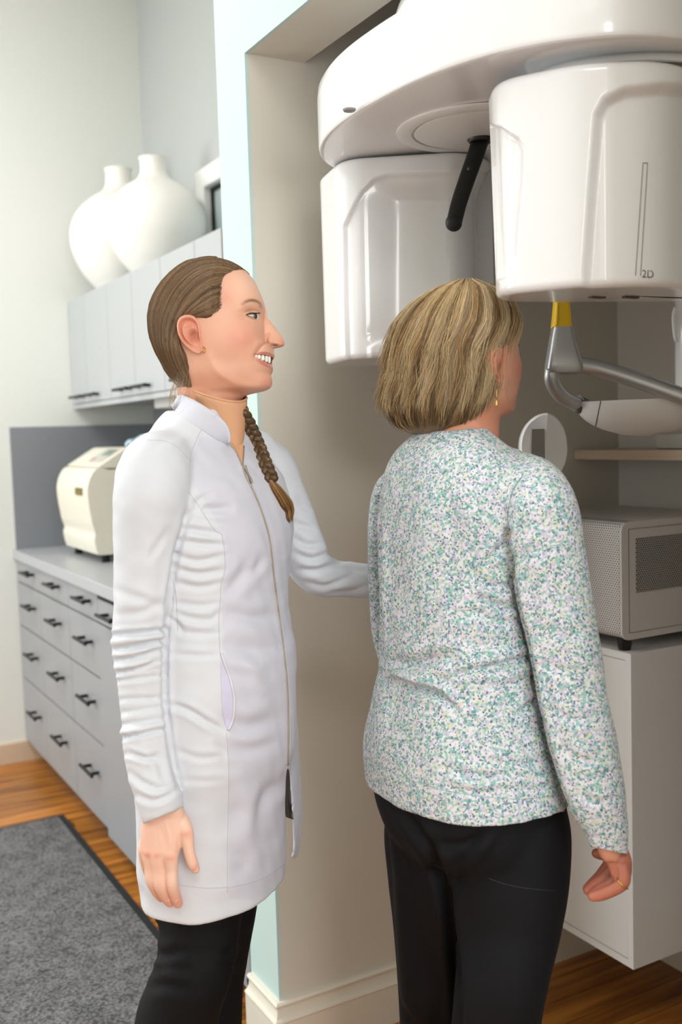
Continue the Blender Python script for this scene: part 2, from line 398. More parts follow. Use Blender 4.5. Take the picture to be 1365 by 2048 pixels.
# ------------------------------------------------------------------ steriliser on the worktop
M_ster = mat('cream_plastic_shell', (232, 228, 212), 0.42, bump=(80, 0.03, 0.001))
M_ster2 = mat('cream_plastic_side', (222, 216, 192), 0.45)
st = empty('steriliser', (1.25, 3.87, 0.94), 'cream benchtop steriliser with curved door and sloped control panel', 'steriliser')
YA, YB = 3.735, 4.19
body = round_poly([(1.185, 0.965), (1.55, 0.965), (1.55, 1.364), (1.25, 1.364), (1.185, 1.30)], 0.015)
obj('body', *extrude_y(body, YA + 0.012, YB - 0.012), M_ster2, st, smooth=35)
door = spline([(1.172, 0.972), (1.072, 0.972), (1.058, 0.985), (1.050, 1.03), (1.056, 1.05), (1.046, 1.085), (1.042, 1.11), (1.034, 1.17), (1.033, 1.22), (1.045, 1.262), (1.066, 1.292), (1.09, 1.298), (1.17, 1.296)], 60)
obj('door', *extrude_y(list(door), YA, YB), M_ster, st, smooth=40, bevel=0.006)
lat = box('latch', (1.026, 3.80, 1.196), (1.05, 3.89, 1.224), mat('dark_latch_plastic', (120, 104, 50), 0.5), st, bevel=0.004)
top = [(1.078, 1.302), (1.195, 1.372), (1.26, 1.372), (1.26, 1.30), (1.12, 1.29)]
obj('top_panel', *extrude_y(round_poly(top, 0.008), YA, YB), M_ster, st, smooth=35)
sl = np.array([1.195 - 1.078, 0, 1.372 - 1.302]); sl /= np.linalg.norm(sl); nn = np.array([-sl[2], 0, sl[0]])
def slab(name, y0, y1, t0, t1, up, m, parent):
    a = np.array([1.078, 0, 1.302]); V = []
    for h in (0.0, up):
        for t, y in ((t0, y0), (t1, y0), (t1, y1), (t0, y1)):
            V.append(a + sl * t + nn * (h + 0.001) + np.array([0, y, 0]))
    return obj(name, V, cube((0, 0, 0), (1, 1, 1))[1], m, parent)
k = slab('control_panel', 3.79, 3.97, 0.03, 0.125, 0.001, mat('grey_keypad', (200, 196, 186), 0.4), st)
slab('display', 3.80, 3.91, 0.075, 0.115, 0.002, mat('display_glass', (140, 158, 150), 0.2), k)
slab('button', 3.93, 3.955, 0.04, 0.06, 0.002, mat('red_button', (196, 120, 110), 0.4), k)
for yy in (3.77, 4.15):
    for xx in (1.10, 1.49): obj('foot', *cyl((xx, yy, 0.9405), (xx, yy, 0.972), 0.016), M_dark, st)
# crumpled pale blue drape lying on the steriliser
M_drape = mat('pale_blue_nonwoven', (196, 222, 236), 0.8, bump=(300, 0.2, 0.001))
n = 34; V = []
for i in range(n):
    for j in range(n):
        u, v = i / (n - 1) - 0.5, j / (n - 1) - 0.5; r = max(abs(u), abs(v)) * 2
        h = 0.012 + 0.05 * (1 - r ** 2) * (0.6 + 0.5 * math.sin(9 * u + 5 * v) * math.cos(7 * v - 3 * u)) + 0.014 * math.sin(23 * u + 11 * v) * math.sin(17 * v)
        V.append((1.37 + u * 0.22, 3.86 + v * 0.26 + 0.02 * math.sin(14 * u), 1.366 + max(h, 0.002)))
Fc = [(i * n + j, i * n + j + 1, (i + 1) * n + j + 1, (i + 1) * n + j) for i in range(n - 1) for j in range(n - 1)]
o = obj('paper_drape', V, Fc, M_drape, smooth=180); tag(o, 'crumpled pale blue drape lying on top of the steriliser', 'drape')
md = o.modifiers.new('thick', 'SOLIDIFY'); md.thickness = 0.0015

# ------------------------------------------------------------------ entrance mat
M_rim = mat('black_rubber_rim', (38, 42, 46), 0.7)
N = NT('grey_ribbed_mat'); tc = N.n('ShaderNodeTexCoord')
mp = N.n('ShaderNodeMapping'); mp.inputs['Scale'].default_value = (120, 190, 1); N.l(tc.outputs['Object'], mp.inputs['Vector'])
vo = N.n('ShaderNodeTexVoronoi', Scale=1.0); N.l(mp.outputs['Vector'], vo.inputs['Vector'])
nz = N.n('ShaderNodeTexNoise', Scale=14.0, Detail=6.0, Roughness=0.7); N.l(tc.outputs['Object'], nz.inputs['Vector'])
mm = N.n('ShaderNodeMath', operation='MULTIPLY'); N.l(vo.outputs['Distance'], mm.inputs[0]); mm.inputs[1].default_value = 0.75
m2 = N.n('ShaderNodeMath', operation='MULTIPLY_ADD'); N.l(nz.outputs['Fac'], m2.inputs[0]); m2.inputs[1].default_value = 0.7; N.l(mm.outputs['Value'], m2.inputs[2])
cr = N.n('ShaderNodeValToRGB'); N.l(m2.outputs['Value'], cr.inputs['Fac'])
cr.color_ramp.elements[0].position = 0.3; cr.color_ramp.elements[0].color = (*s2l((152, 150, 150)), 1)
cr.color_ramp.elements[1].position = 0.95; cr.color_ramp.elements[1].color = (*s2l((66, 66, 70)), 1)
N.l(cr.outputs['Color'], N.b.inputs['Base Color']); N.b.inputs['Roughness'].default_value = 0.95
bp = N.n('ShaderNodeBump', Strength=0.7, Distance=0.003); bp.invert = True; N.l(m2.outputs['Value'], bp.inputs['Height']); N.l(bp.outputs['Normal'], N.b.inputs['Normal'])
ru = empty('floor_mat', (0.2, 2.8, 0), 'grey ribbed floor mat with black rubber rim by the cabinets', 'mat')
box('pile', (-0.40, 1.92, 0.0005), (0.862, 3.735, 0.010), N.m, ru)
rimp = [(-0.43, 1.89), (0.888, 1.89), (0.888, 3.763), (-0.43, 3.763)]
inn = [(-0.402, 1.918), (0.860, 1.918), (0.860, 3.735), (-0.402, 3.735)]
V = [(x, y, 0.0005) for x, y in rimp] + [(x, y, 0.004) for x, y in rimp] + [(x, y, 0.009) for x, y in inn] + [(x, y, 0.0005) for x, y in inn]
Fc = [(r * 4 + j, r * 4 + (j + 1) % 4, ((r + 1) % 4) * 4 + (j + 1) % 4, ((r + 1) % 4) * 4 + j) for r in range(4) for j in range(4)]
obj('rim', V, Fc, M_rim, ru)
# ------------------------------------------------------------------ x-ray unit in the alcove
def smooth01(t): t = np.clip(t, 0, 1); return t * t * (3 - 2 * t)
def poly_sdf(Q, P):
    """signed distance (negative inside) of 2-D points Q to the polygon P"""
    Q = np.asarray(Q)[:, :2]; P = np.array(P, float); d = np.full(len(Q), 1e9); ins = np.zeros(len(Q), bool)
    for i in range(len(P)):
        a, b = P[i], P[(i + 1) % len(P)]; e = b - a; w = Q - a
        t = np.clip((w @ e) / (e @ e), 0, 1)[:, None]; d = np.minimum(d, np.linalg.norm(w - e * t, axis=1))
        c = ((a[1] <= Q[:, 1]) & (b[1] > Q[:, 1])) | ((b[1] <= Q[:, 1]) & (a[1] > Q[:, 1]))
        with np.errstate(divide='ignore', invalid='ignore'):
            x = a[0] + (Q[:, 1] - a[1]) / (b[1] - a[1] + 1e-12) * e[0]
        ins ^= c & (Q[:, 0] < x)
    return np.where(ins, -d, d)
def line_dist(Q, P):
    Q = np.asarray(Q)[:, :2]; P = np.array(P, float)[:, :2]; d = np.full(len(Q), 1e9); tt = np.zeros(len(Q)); side = np.zeros(len(Q))
    for i in range(len(P) - 1):
        a, b = P[i], P[i + 1]; e = b - a; w = Q - a; t = np.clip((w @ e) / (e @ e), 0, 1); r = w - e * t[:, None]
        dd = np.linalg.norm(r, axis=1); k = dd < d; d[k] = dd[k]; tt[k] = (i + t[k]) / (len(P) - 1)
        side[k] = np.sign(e[0] * w[k, 1] - e[1] * w[k, 0])
    return d, tt, side
def mesh_normals(V, Fc):
    V = np.array(V, float); Nn = np.zeros_like(V)
    for k in (3, 4):
        q = np.array([f for f in Fc if len(f) == k])
        if len(q):
            fn = np.cross(V[q[:, 1]] - V[q[:, 0]], V[q[:, 2]] - V[q[:, 0]])
            for j in range(k): np.add.at(Nn, q[:, j], fn)
    return Nn / (np.linalg.norm(Nn, axis=1)[:, None] + 1e-12)
def view_facing(V, Nn):
    w = CAM - V; w /= np.linalg.norm(w, axis=1)[:, None]; return (Nn * w).sum(1)

M_xw = mat('glossy_white_shell', (237, 237, 238), 0.16, spec=0.5, coat=0.4)
M_xw2 = mat('satin_white_shell', (228, 226, 223), 0.35)
M_seam = mat('shell_seam', (90, 84, 78), 0.6)
M_xblk = mat('black_satin_plastic', (16, 16, 17), 0.4)
M_steel = mat('brushed_silver', (186, 187, 188), 0.4, 0.85, bump=(240, 0.05, 0.0006))
M_yel = mat('yellow_plastic', (240, 196, 22), 0.3)
M_mark = mat('grey_marking', (150, 150, 152), 0.5)
xr = empty('xray_unit', (1.85, 0.75, 0.0), 'white panoramic dental x-ray unit with rotating arm hanging over the short-haired woman', 'x-ray unit')

def ellipse(c, rx, ry, n=120, p=2.0):
    a = np.linspace(0, 2 * math.pi, n, endpoint=False)
    return np.stack([c[0] + rx * np.sign(np.cos(a)) * np.abs(np.cos(a)) ** (2 / p), c[1] + ry * np.sign(np.sin(a)) * np.abs(np.sin(a)) ** (2 / p)], 1)
ARM_C = (1.137, 1.365)
arm_out = ellipse(ARM_C, 0.292, 0.400, 160, 2.35)
rings = prism_rings(arm_out, [1.909, 1.907, 1.905, 1.9045, 1.9045, 1.9055, 1.908, 1.912, 1.936, 1.960, 1.99, 2.008, 2.016, 2.020, 2.020],
                    [0.22, 0.10, 0.03, 0.012, 0.005, 0.0025, 0.0008, 0.0, 0.0, 0.0, 0.0, 0.002, 0.007, 0.016, 0.15])
obj('rotating_arm', *loft(rings), M_xw, xr, smooth=32)
# fixed head above the arm
hd = prism_rings(ellipse((1.30, 1.36), 0.34, 0.34, 120, 2.2), [2.022, 2.024, 2.04, 2.10, 2.13, 2.14, 2.142], [0.1, 0.06, 0.03, 0.0, 0.01, 0.03, 0.12])
obj('fixed_head', *loft(hd), M_xw, xr, smooth=60)
# turning disc on the underside and its groove
dc = onpl(935, 262, 2, 1.898)[:2] + np.array([0.03, 0.01])
obj('turntable_disc', *lathe([(0.001, 1.9022), (0.105, 1.9022), (0.108, 1.9035), (0.109, 1.9065), (0.112, 1.9065), (0.1125, 1.9030), (0.136, 1.9034), (0.138, 1.905), (0.1385, 1.908)], (dc[0], dc[1], 0), 64), M_xw2, xr, smooth=40)
ind = onpl(699, 221, 2, 1.9040)
obj('indicator', *lathe([(0.0005, -0.001), (0.009, -0.001), (0.0105, 0.001), (0.0105, 0.002)], ind, 28), M_mark, xr, smooth=40)
# shaped pods: dense outline walls, panels pressed in where the shell is recessed
def pod(name, plan, z0, z1, insets, rtop=0.012, rbot=0.02, taper=0.0, n=420):
    P = resample(round_poly(plan, 0.045, 10), n)
    T = np.roll(P, -1, 0) - P
    if 0.5 * np.sum(P[:, 0] * np.roll(P[:, 1], -1) - np.roll(P[:, 0], -1) * P[:, 1]) < 0: P = P[::-1]
    e = np.linspace(0, math.pi / 2, 7)
    zs = list(z0 + rbot * (1 - np.sin(e))[::-1][:0]) ; ins = []
    zs = [z0, z0, z0] + [z0 + rbot * (1 - math.cos(t)) for t in e]; ins = [0.08, 0.05, rbot + 0.01] + [rbot * (1 - math.sin(t)) for t in e]
    mid = np.linspace(z0 + rbot, z1 - rtop, 130)[1:-1]; zs += list(mid); ins += [0.0] * len(mid)
    zs += [z1 - rtop * (1 - math.cos(t)) for t in e[::-1]] + [z1, z1]; ins += [rtop * (1 - math.sin(t)) for t in e[::-1]] + [rtop + 0.01, 0.08]
    ins = [i + taper * (z1 - z) / (z1 - z0) for i, z in zip(ins, zs)]
    V, Fc = loft(prism_rings(P, zs, ins)); V = np.array(V); Nn = mesh_normals(V, Fc)
    if np.mean(np.sum((V - V.mean(0)) * Nn, 1)) < 0: Nn = -Nn
    Q = project(V); fac = view_facing(V, Nn)
    D = np.zeros(len(V))
    for it_ in insets:
        if callable(it_):
            D += np.where(fac > -0.05, it_(Q), 0); continue
        polyg, dep, soft = it_; s = poly_sdf(Q, polyg); D += np.where(fac > -0.05, dep * smooth01((-s) / soft), 0)
    T_ = np.roll(P, -1, 0) - np.roll(P, 1, 0); T_ /= np.linalg.norm(T_, axis=1)[:, None]; Nh = np.c_[T_[:, 1], -T_[:, 0], np.zeros(len(P))]
    nr = len(zs); D2 = D[:nr * len(P)].reshape(nr, len(P)); kb = 12
    D2[:kb] = D2[kb][None]; D2[-2:] = 0
    V[:nr * len(P)] -= (D2[..., None] * Nh[None]).reshape(-1, 3)
    return obj(name, V, Fc, M_xw, xr, smooth=75)
def plan(pts, py=400): return [tuple(at(px, py, d)[:2]) for px, d in pts]
rp = plan([(979, 1.50), (993, 1.425), (1165, 1.365), (1330, 1.365), (1450, 1.44), (1465, 1.56), (1380, 1.60), (1090, 1.555), (1003, 1.53)])
near_pod = pod('sensor_pod', rp, 1.590, 1.886, [
    ([(972, 246), (1000, 250), (1040, 275), (1052, 292), (1051, 340), (1036, 525), (1024, 548), (1006, 562), (990, 562)], 0.009, 9),
    ([(1185, 225), (1205, 190), (1250, 168), (1330, 160), (1420, 165), (1500, 190), (1500, 640), (1152, 640), (1160, 545), (1172, 380)], 0.016, 26)], rbot=0.011, taper=0.006)
dc_ = np.mean(np.array([at(1165, 400, 1.365)[:2], at(1400, 400, 1.40)[:2], at(1380, 400, 1.60)[:2], at(1090, 400, 1.555)[:2]]), 0); a = np.linspace(0, 2 * math.pi, 80, endpoint=False)
drum = dc_ + np.outer(0.150 * np.cos(a), UH[:2]) + np.outer(0.098 * np.sin(a), VH[:2])
obj('pod_neck', *loft(prism_rings(np.array(drum), [1.8885, 1.889, 1.891, 1.896, 1.902, 1.908, 1.914, 1.93], [0.06, 0.003, 0.0, 0.002, 0.008, 0.018, 0.029, 0.0295])), M_xw, xr, smooth=60)
obj('pod_gap', *loft(prism_rings(np.array(drum), [1.880, 1.8895], [0.004, 0.004])), M_seam, xr)
lp = plan([(633, 2.03), (686, 1.865), (935, 1.84), (985, 1.90), (985, 2.02), (690, 2.10)])
far_pod = pod('tube_pod', lp, 1.538, 1.903, [
    ([(684, 452), (700, 420), (722, 380), (745, 357), (775, 347), (1000, 340), (1000, 672), (790, 676), (765, 681), (735, 700), (690, 725), (686, 600)], 0.007, 7),
    lambda Q: 0.024 * smooth01((Q[:, 0] - 712) / 95) * smooth01((Q[:, 1] - 340) / 60) * smooth01((690 - Q[:, 1]) / 26)], rtop=0.008, rbot=0.012)
# engraved tube mark and lettering on the near pod
bv = None
def bvh_of(objs):
    V, Fc = [], []
    for o in (objs if isinstance(objs, (list, tuple)) else [objs]):
        k = len(V); V += [tuple(v.co) for v in o.data.vertices]; Fc += [tuple(i + k for i in p.vertices) for p in o.data.polygons]
    return BVHTree.FromPolygons(V, Fc)
def hit(bvh, px, py, out=0.0):
    """first point of a surface along the sight line through a photo pixel, lifted off by out"""
    d = ray(px, py); loc, nrm, i, dist = bvh.ray_cast(Vector(CAM), Vector(d))
    if loc is None: return None, None
    n = np.array(nrm); n = n if n @ d < 0 else -n
    return np.array(loc) + n * out, n
bv = bvh_of(near_pod)
def groove(px, name='engraved_line', r=0.0008, m=M_mark, parent=near_pod, bvh=None, closed=False, n=40, out=0.0):
    S = spline(px, n, closed) if len(px) > 2 else np.linspace(px[0], px[1], n)
    P = [hit(bvh or bv, x, y, out)[0] for x, y in S]; P = [p for p in P if p is not None]
    if closed: P.append(P[0])
    V, Fc = tube(np.array(P), r, 6); return obj(name, V, Fc, m, parent, smooth=180)
groove([(1272, 551), (1287, 326)]); groove([(1287, 326), (1296, 326)], n=6); groove([(1296, 326), (1282, 552)])
p0, n0 = hit(bv, 1284, 555, 0.0012); p1, _ = hit(bv, 1312, 556, 0.0012)
text('lettering', '2D', 0.0150, p0, p1 - p0, UP, mat('dark_grey_print', (92, 90, 90), 0.5), near_pod, 0.0002)
# small vents under the near pod
for px in (1195, 1262):
    p = onpl(px, 594, 2, 1.5895); obj('vent', *merge(cube(p - np.array([0.014, 0.004, 0.002]), p + np.array([0.014, 0.004, 0.0005]))), M_seam, near_pod)
# head-steadying rod: flat black blade with round end
hb = onpl(962, 280, 2, 1.9005); dep = project(hb[None])[0, 2]
pts = spline([at(963, 276, dep), at(950, 315, dep - 0.005), at(934, 360, dep - 0.012), at(919, 405, dep - 0.02), at(909, 444, dep - 0.028)], 30)
blade = obj('head_support', *tube(pts, np.linspace(0.0150, 0.0135, 30), 20, 0.55, dome=True), M_xblk, xr, smooth=180)
obj('pivot_cap', *lathe([(0.001, -0.004), (0.02, -0.004), (0.023, 0.0), (0.023, 0.004)], hb, 28), M_xblk, blade, smooth=40)
q = at(940, 338, dep - 0.018); obj('button', *sphere(q, (0.005, 0.005, 0.005), 14, 8), mat('dark_grey_plastic', (34, 34, 36), 0.5), blade, smooth=180)
q = at(908, 446, dep - 0.030); obj('end_pad', *sphere(q, (0.0155, 0.012, 0.0145), 24, 14), mat('black_rubber_pad', (24, 24, 25), 0.6), blade, smooth=180)

# chin rest and grips
DG = 1.74
yb = [(1107, 604, 14.5), (1107, 655, 17.5)]
def quad_loft(rows, dep, thick):
    rings = []
    for x0, x1, y, t in rows:
        a, b = at(x0, y, dep), at(x1, y, dep); f = FWD * t * thick
        rings.append(round_poly(np.array([[0, 0], [1, 0], [1, 1], [0, 1]]), 0.22, 5) @ np.array([b - a, 2 * f]) + (a - f))
    return loft(rings)
ch = obj('chin_rest', *quad_loft([(1110, 1136, 560, 1.0), (1109, 1138, 604, 1.0), (1106, 1141, 640, 1.1), (1104, 1143, 656, 1.15)], DG, 0.014), M_yel, xr, smooth=40)
obj('chin_ridge', *tube([at(1116, 606, DG - 0.0155), at(1114, 650, DG - 0.0175)], 0.002, 8), M_yel, ch, smooth=60)
br = obj('grip_bracket', *quad_loft([(1106, 1143, 655, 1.0), (1101, 1148, 680, 1.15), (1097, 1155, 705, 1.3), (1093, 1162, 728, 1.4), (1092, 1164, 740, 1.3), (1098, 1158, 747, 1.0)], DG, 0.016), M_steel, xr, smooth=40)
obj('grip_tube', *tube(spline([at(1140, 727, DG), at(1190, 735, DG), at(1250, 752, DG - 0.01), at(1320, 776, DG - 0.03), at(1400, 806, DG - 0.05), at(1455, 830, DG - 0.05)], 40), 0.0142, 24), M_steel, xr, smooth=180)
obj('tube_collar', *tube([at(1144, 727, DG), at(1158, 729, DG)], 0.0172, 24), M_steel, xr, smooth=40)
obj('support_tube', *tube(spline([at(1130, 735, DG + 0.01), at(1112, 732, DG + 0.005), at(1104, 748, DG), at(1108, 770, DG + 0.01), at(1128, 795, DG + 0.03), at(1166, 812, DG + 0.06)], 40), 0.0128, 24), M_steel, xr, smooth=180)
obj('tube_collar', *tube([at(1155, 807, DG + 0.05), at(1168, 813, DG + 0.062)], 0.0148, 24), mat('dark_steel_ring', (92, 92, 94), 0.4, 0.6), xr, smooth=40)
# curved white tray the grips stand on
DT = DG + 0.06
a = np.linspace(0, 2 * math.pi, 64, endpoint=False); rings = []
c0 = at(1305, 800, DT)
for t in np.linspace(0, 1, 18):
    k = max(1 - t ** 2.2, 0) ** 0.5
    rings.append(c0 + RIGHT * (0.135 * k * np.cos(a))[:, None] + np.array([0.49, 0.87, 0]) * (0.085 * k * np.sin(a))[:, None] + np.array([0, 0, 1.0]) * (0.004 * np.cos(a) - 0.062 * t)[:, None])
tr = obj('tray', *loft(rings), M_xw2, xr, smooth=70)
bt = bvh_of(tr)
groove([(1192, 853), (1202, 805), (1206, 800), (1300, 794)], 'panel_seam', 0.0009, M_seam, tr, bt, n=50)
# round control panel: flat left half with a screen, right half folded back
DPn = 1.83; pc = at(1097, 893, DPn); s = DPn / F_PX
fold = []
def panel_pt(u, v, w):
    """u across (-1..1), v up, w thickness behind the face"""
    R_ = 68 * s
    if u < 0: base = RIGHT * (u * 53 * s) + FWD * (-u * 20 * s)
    else: base = RIGHT * (u * 48 * s) + FWD * (u * 34 * s)
    return pc + base + np.array([0, 0, 1.0]) * v * R_ + FWD * w
a = np.linspace(0, 2 * math.pi, 72, endpoint=False)
rr = [(0.93, 0.0), (0.985, 0.003), (1.0, 0.008), (0.99, 0.022), (0.93, 0.03)]
V, Fc = loft([[panel_pt(r * math.cos(t), r * math.sin(t), w) for t in a] for r, w in rr])
pn = obj('control_panel', V, Fc, M_xw, xr, smooth=40)
sq = [panel_pt(u, v, -0.001) for u, v in ((-0.62, -0.75), (-0.12, -0.75), (-0.12, 0.52), (-0.55, 0.52))] + [panel_pt(u, v, 0.004) for u, v in ((-0.62, -0.75), (-0.12, -0.75), (-0.12, 0.52), (-0.55, 0.52))]
obj('screen', sq, cube((0, 0, 0), (1, 1, 1))[1], mat('dark_screen_glass', (120, 116, 108), 0.12), pn)
obj('panel_arm', *tube([pc + FWD * 0.02, pc + FWD * 0.18, pc + FWD * 0.34], 0.012, 14), M_xw2, xr, smooth=60)
# carriage and column at the edge of the picture
cg = round_poly([at(1345, 700, 1.95)[:2], at(1500, 700, 1.85)[:2], at(1520, 700, 2.05)[:2], at(1385, 700, 2.12)[:2]], 0.03)
obj('carriage', *loft(prism_rings(cg, [1.43, 1.435, 1.45, 2.1, 2.14, 2.15], [0.03, 0.006, 0.0, 0.0, 0.01, 0.04])), M_xw, xr, smooth=45)
hk = at(1352, 615, 1.925); obj('hook', *tube(spline([hk, hk + RIGHT * -0.004 - UP * 0.02, hk - UP * 0.06, hk + RIGHT * 0.004 - UP * 0.062], 16), 0.004, 10), M_xw, xr, smooth=180)
colp = round_poly([at(1440, 700, 1.85)[:2], at(1560, 700, 1.78)[:2], at(1590, 700, 1.95)[:2], at(1480, 700, 2.0)[:2]], 0.03)
obj('column', *loft(prism_rings(colp, [0.03, 0.04, 2.2, 2.21], [0.01, 0.0, 0.0, 0.02])), M_xw, xr, smooth=45)
fb = np.mean(colp, 0)
obj('floor_plate', *loft(prism_rings(ellipse(fb, 0.14, 0.14, 48, 4), [0.001, 0.02, 0.03], [0, 0, 0.01])), M_xw2, xr, smooth=45)
obj('head_beam', *merge(cube((1.22, fb[1] - 0.02, 2.03), (fb[0] + 0.03, 1.40, 2.12))), M_xw, xr, bevel=0.02, seg=3)

# ------------------------------------------------------------------ white wall cabinet with the machine computer
M_wc = mat('white_melamine', (236, 235, 233), 0.4)
X0, Y0c = 1.600, 1.575
wc = empty('wall_cabinet', (1.78, 1.78, 0.195), 'white wall-hung cabinet with one inset door under the computer', 'cabinet')
t = 0.016
box('body', (X0 + 0.02, Y0c, 0.195), (XB - 0.001, YS - 0.002, 0.905), M_wc, wc)
for nm, mn, mx in (('frame_rail', (X0, Y0c, 0.195), (X0 + 0.02, YS - 0.002, 0.195 + t)), ('frame_rail', (X0, Y0c, 0.905 - t), (X0 + 0.02, YS - 0.002, 0.905)),
                   ('frame_stile', (X0, Y0c, 0.195 + t), (X0 + 0.02, Y0c + t, 0.905 - t)), ('frame_stile', (X0, YS - 0.002 - t, 0.195 + t), (X0 + 0.02, YS - 0.002, 0.905 - t))):
    box(nm, mn, mx, M_wc, wc)
box('door', (X0 + 0.002, Y0c + t + 0.002, 0.195 + t + 0.002), (X0 + 0.018, YS - 0.004 - t, 0.905 - t - 0.002), M_wc, wc, bevel=0.0008)
box('gap', (X0 + 0.012, Y0c + t, 0.195 + t), (X0 + 0.0195, YS - 0.002 - t, 0.905 - t), M_seam, wc)

def dots(name, base, hole, ax, ay, sx, sy, r, rough=0.4):
    """hexagonal grid of round holes, in object space"""
    N = NT(name); tc = N.n('ShaderNodeTexCoord'); sp = N.n('ShaderNodeSeparateXYZ'); N.l(tc.outputs['Object'], sp.inputs[0])
    def math_(op, a, b=None):
        nd = N.n('ShaderNodeMath', operation=op)
        for i, v in enumerate((a, b)):
            if v is None: continue
            if isinstance(v, (int, float)): nd.inputs[i].default_value = v
            else: N.l(v, nd.inputs[i])
        return nd.outputs[0]
    def cell(off):
        u = math_('ADD', math_('MULTIPLY', sp.outputs[ax], 1 / sx), 100 + off); v = math_('ADD', math_('MULTIPLY', sp.outputs[ay], 1 / sy), 100 + off)
        fu = math_('MULTIPLY', math_('SUBTRACT', math_('FRACT', u), 0.5), sx); fv = math_('MULTIPLY', math_('SUBTRACT', math_('FRACT', v), 0.5), sy)
        return math_('SQRT', math_('ADD', math_('MULTIPLY', fu, fu), math_('MULTIPLY', fv, fv)))
    d = math_('MINIMUM', cell(0.0), cell(0.5)); k = math_('LESS_THAN', d, r)
    mx = N.n('ShaderNodeMixRGB'); N.l(k, mx.inputs['Fac']); mx.inputs['Color1'].default_value = (*s2l(base), 1); mx.inputs['Color2'].default_value = (*s2l(hole), 1)
    N.l(mx.outputs['Color'], N.b.inputs['Base Color']); N.b.inputs['Roughness'].default_value = rough
    bp = N.n('ShaderNodeBump', Strength=0.6, Distance=0.001); bp.invert = True; N.l(k, bp.inputs['Height']); N.l(bp.outputs['Normal'], N.b.inputs['Normal'])
    return N.m
M_pc = mat('silver_white_case', (214, 210, 205), 0.38)
pcx, pcy, z0, z1 = 1.592, 1.590, 0.934, 1.188
pc_ = empty('computer', (1.78, 1.75, 0.905), 'silver-white desktop computer with perforated front on the wall cabinet', 'computer')
prof = round_poly([(pcx, z0), (XB - 0.02, z0), (XB - 0.02, z1), (pcx, z1)], [0.022, 0.004, 0.004, 0.022], 8)
obj('case', *extrude_y(list(prof), pcy + 0.002, 1.93), M_pc, pc_, smooth=35)
fr = round_poly([(pcx - 0.003, z0 - 0.002), (XB - 0.02, z0 - 0.002), (XB - 0.02, z1 + 0.002), (pcx - 0.003, z1 + 0.002)], [0.024, 0.004, 0.004, 0.024], 8)
obj('side_panel', *extrude_y(list(fr), pcy - 0.001, pcy + 0.004), M_pc, pc_, smooth=35)
obj('side_panel', *extrude_y(list(fr), 1.93, 1.935), M_pc, pc_, smooth=35)
M_dots = dots('perforated_front', (222, 218, 214), (52, 50, 50), 1, 2, 0.0068, 0.0100, 0.0018)
fp = round_poly([(pcx - 0.0022, z0 + 0.001), (pcx + 0.05, z0 + 0.001), (pcx + 0.05, z1 + 0.0012), (pcx - 0.0022, z1 + 0.0012)], [0.023, 0.001, 0.001, 0.023], 8)
obj('perforated_front', *extrude_y(list(fp), pcy + 0.006, 1.928), M_dots, pc_, smooth=35)
M_vent = dots('vent_holes', (206, 201, 194), (26, 25, 25), 0, 2, 0.0066, 0.0098, 0.0024)
obj('vent', *cube((1.632, pcy - 0.0022, 1.034), (1.86, pcy - 0.0005, 1.153)), M_vent, pc_)
for a_, b_ in (((1.61, 0.947), (1.95, 0.948)), ((1.61, 1.174), (1.95, 1.175)), ((1.61, 0.947), (1.611, 1.175))):
    box('panel_line', (a_[0], pcy - 0.0016, a_[1]), (b_[0], pcy - 0.0005, b_[1]), M_seam, pc_)
for xx in (1.622, 1.90):
    for yy in (1.615, 1.90): obj('foot', *lathe([(0.001, 0), (0.013, 0), (0.016, 0.014), (0.016, 0.028), (0.001, 0.029)], (xx, yy, 0.9055), 20), M_xblk, pc_, smooth=40)
# wooden shelf on the alcove wall
N = NT('pale_oak'); tc = N.n('ShaderNodeTexCoord'); mp = N.n('ShaderNodeMapping'); mp.inputs['Scale'].default_value = (30, 1.5, 30); N.l(tc.outputs['Object'], mp.inputs['Vector'])
nz = N.n('ShaderNodeTexNoise', Scale=2.0, Detail=4.0); N.l(mp.outputs['Vector'], nz.inputs['Vector'])
cr = N.n('ShaderNodeValToRGB'); N.l(nz.outputs['Fac'], cr.inputs['Fac']); cr.color_ramp.elements[0].color = (*s2l((190, 164, 140)), 1); cr.color_ramp.elements[1].color = (*s2l((222, 202, 182)), 1)
N.l(cr.outputs['Color'], N.b.inputs['Base Color']); N.b.inputs['Roughness'].default_value = 0.45
sh = box('shelf', (1.812, 0.80, 1.314), (XB - 0.001, YS - 0.002, 1.339), N.m, bevel=0.002); tag(sh, 'pale oak shelf on the alcove wall above the computer', 'shelf')
sb = box('storage_box', (1.85, 1.42, 1.340), (1.965, 1.735, 1.376), mat('pale_grey_card', (206, 204, 198), 0.6), bevel=0.003); tag(sb, 'flat pale grey box lying on the oak shelf', 'box')
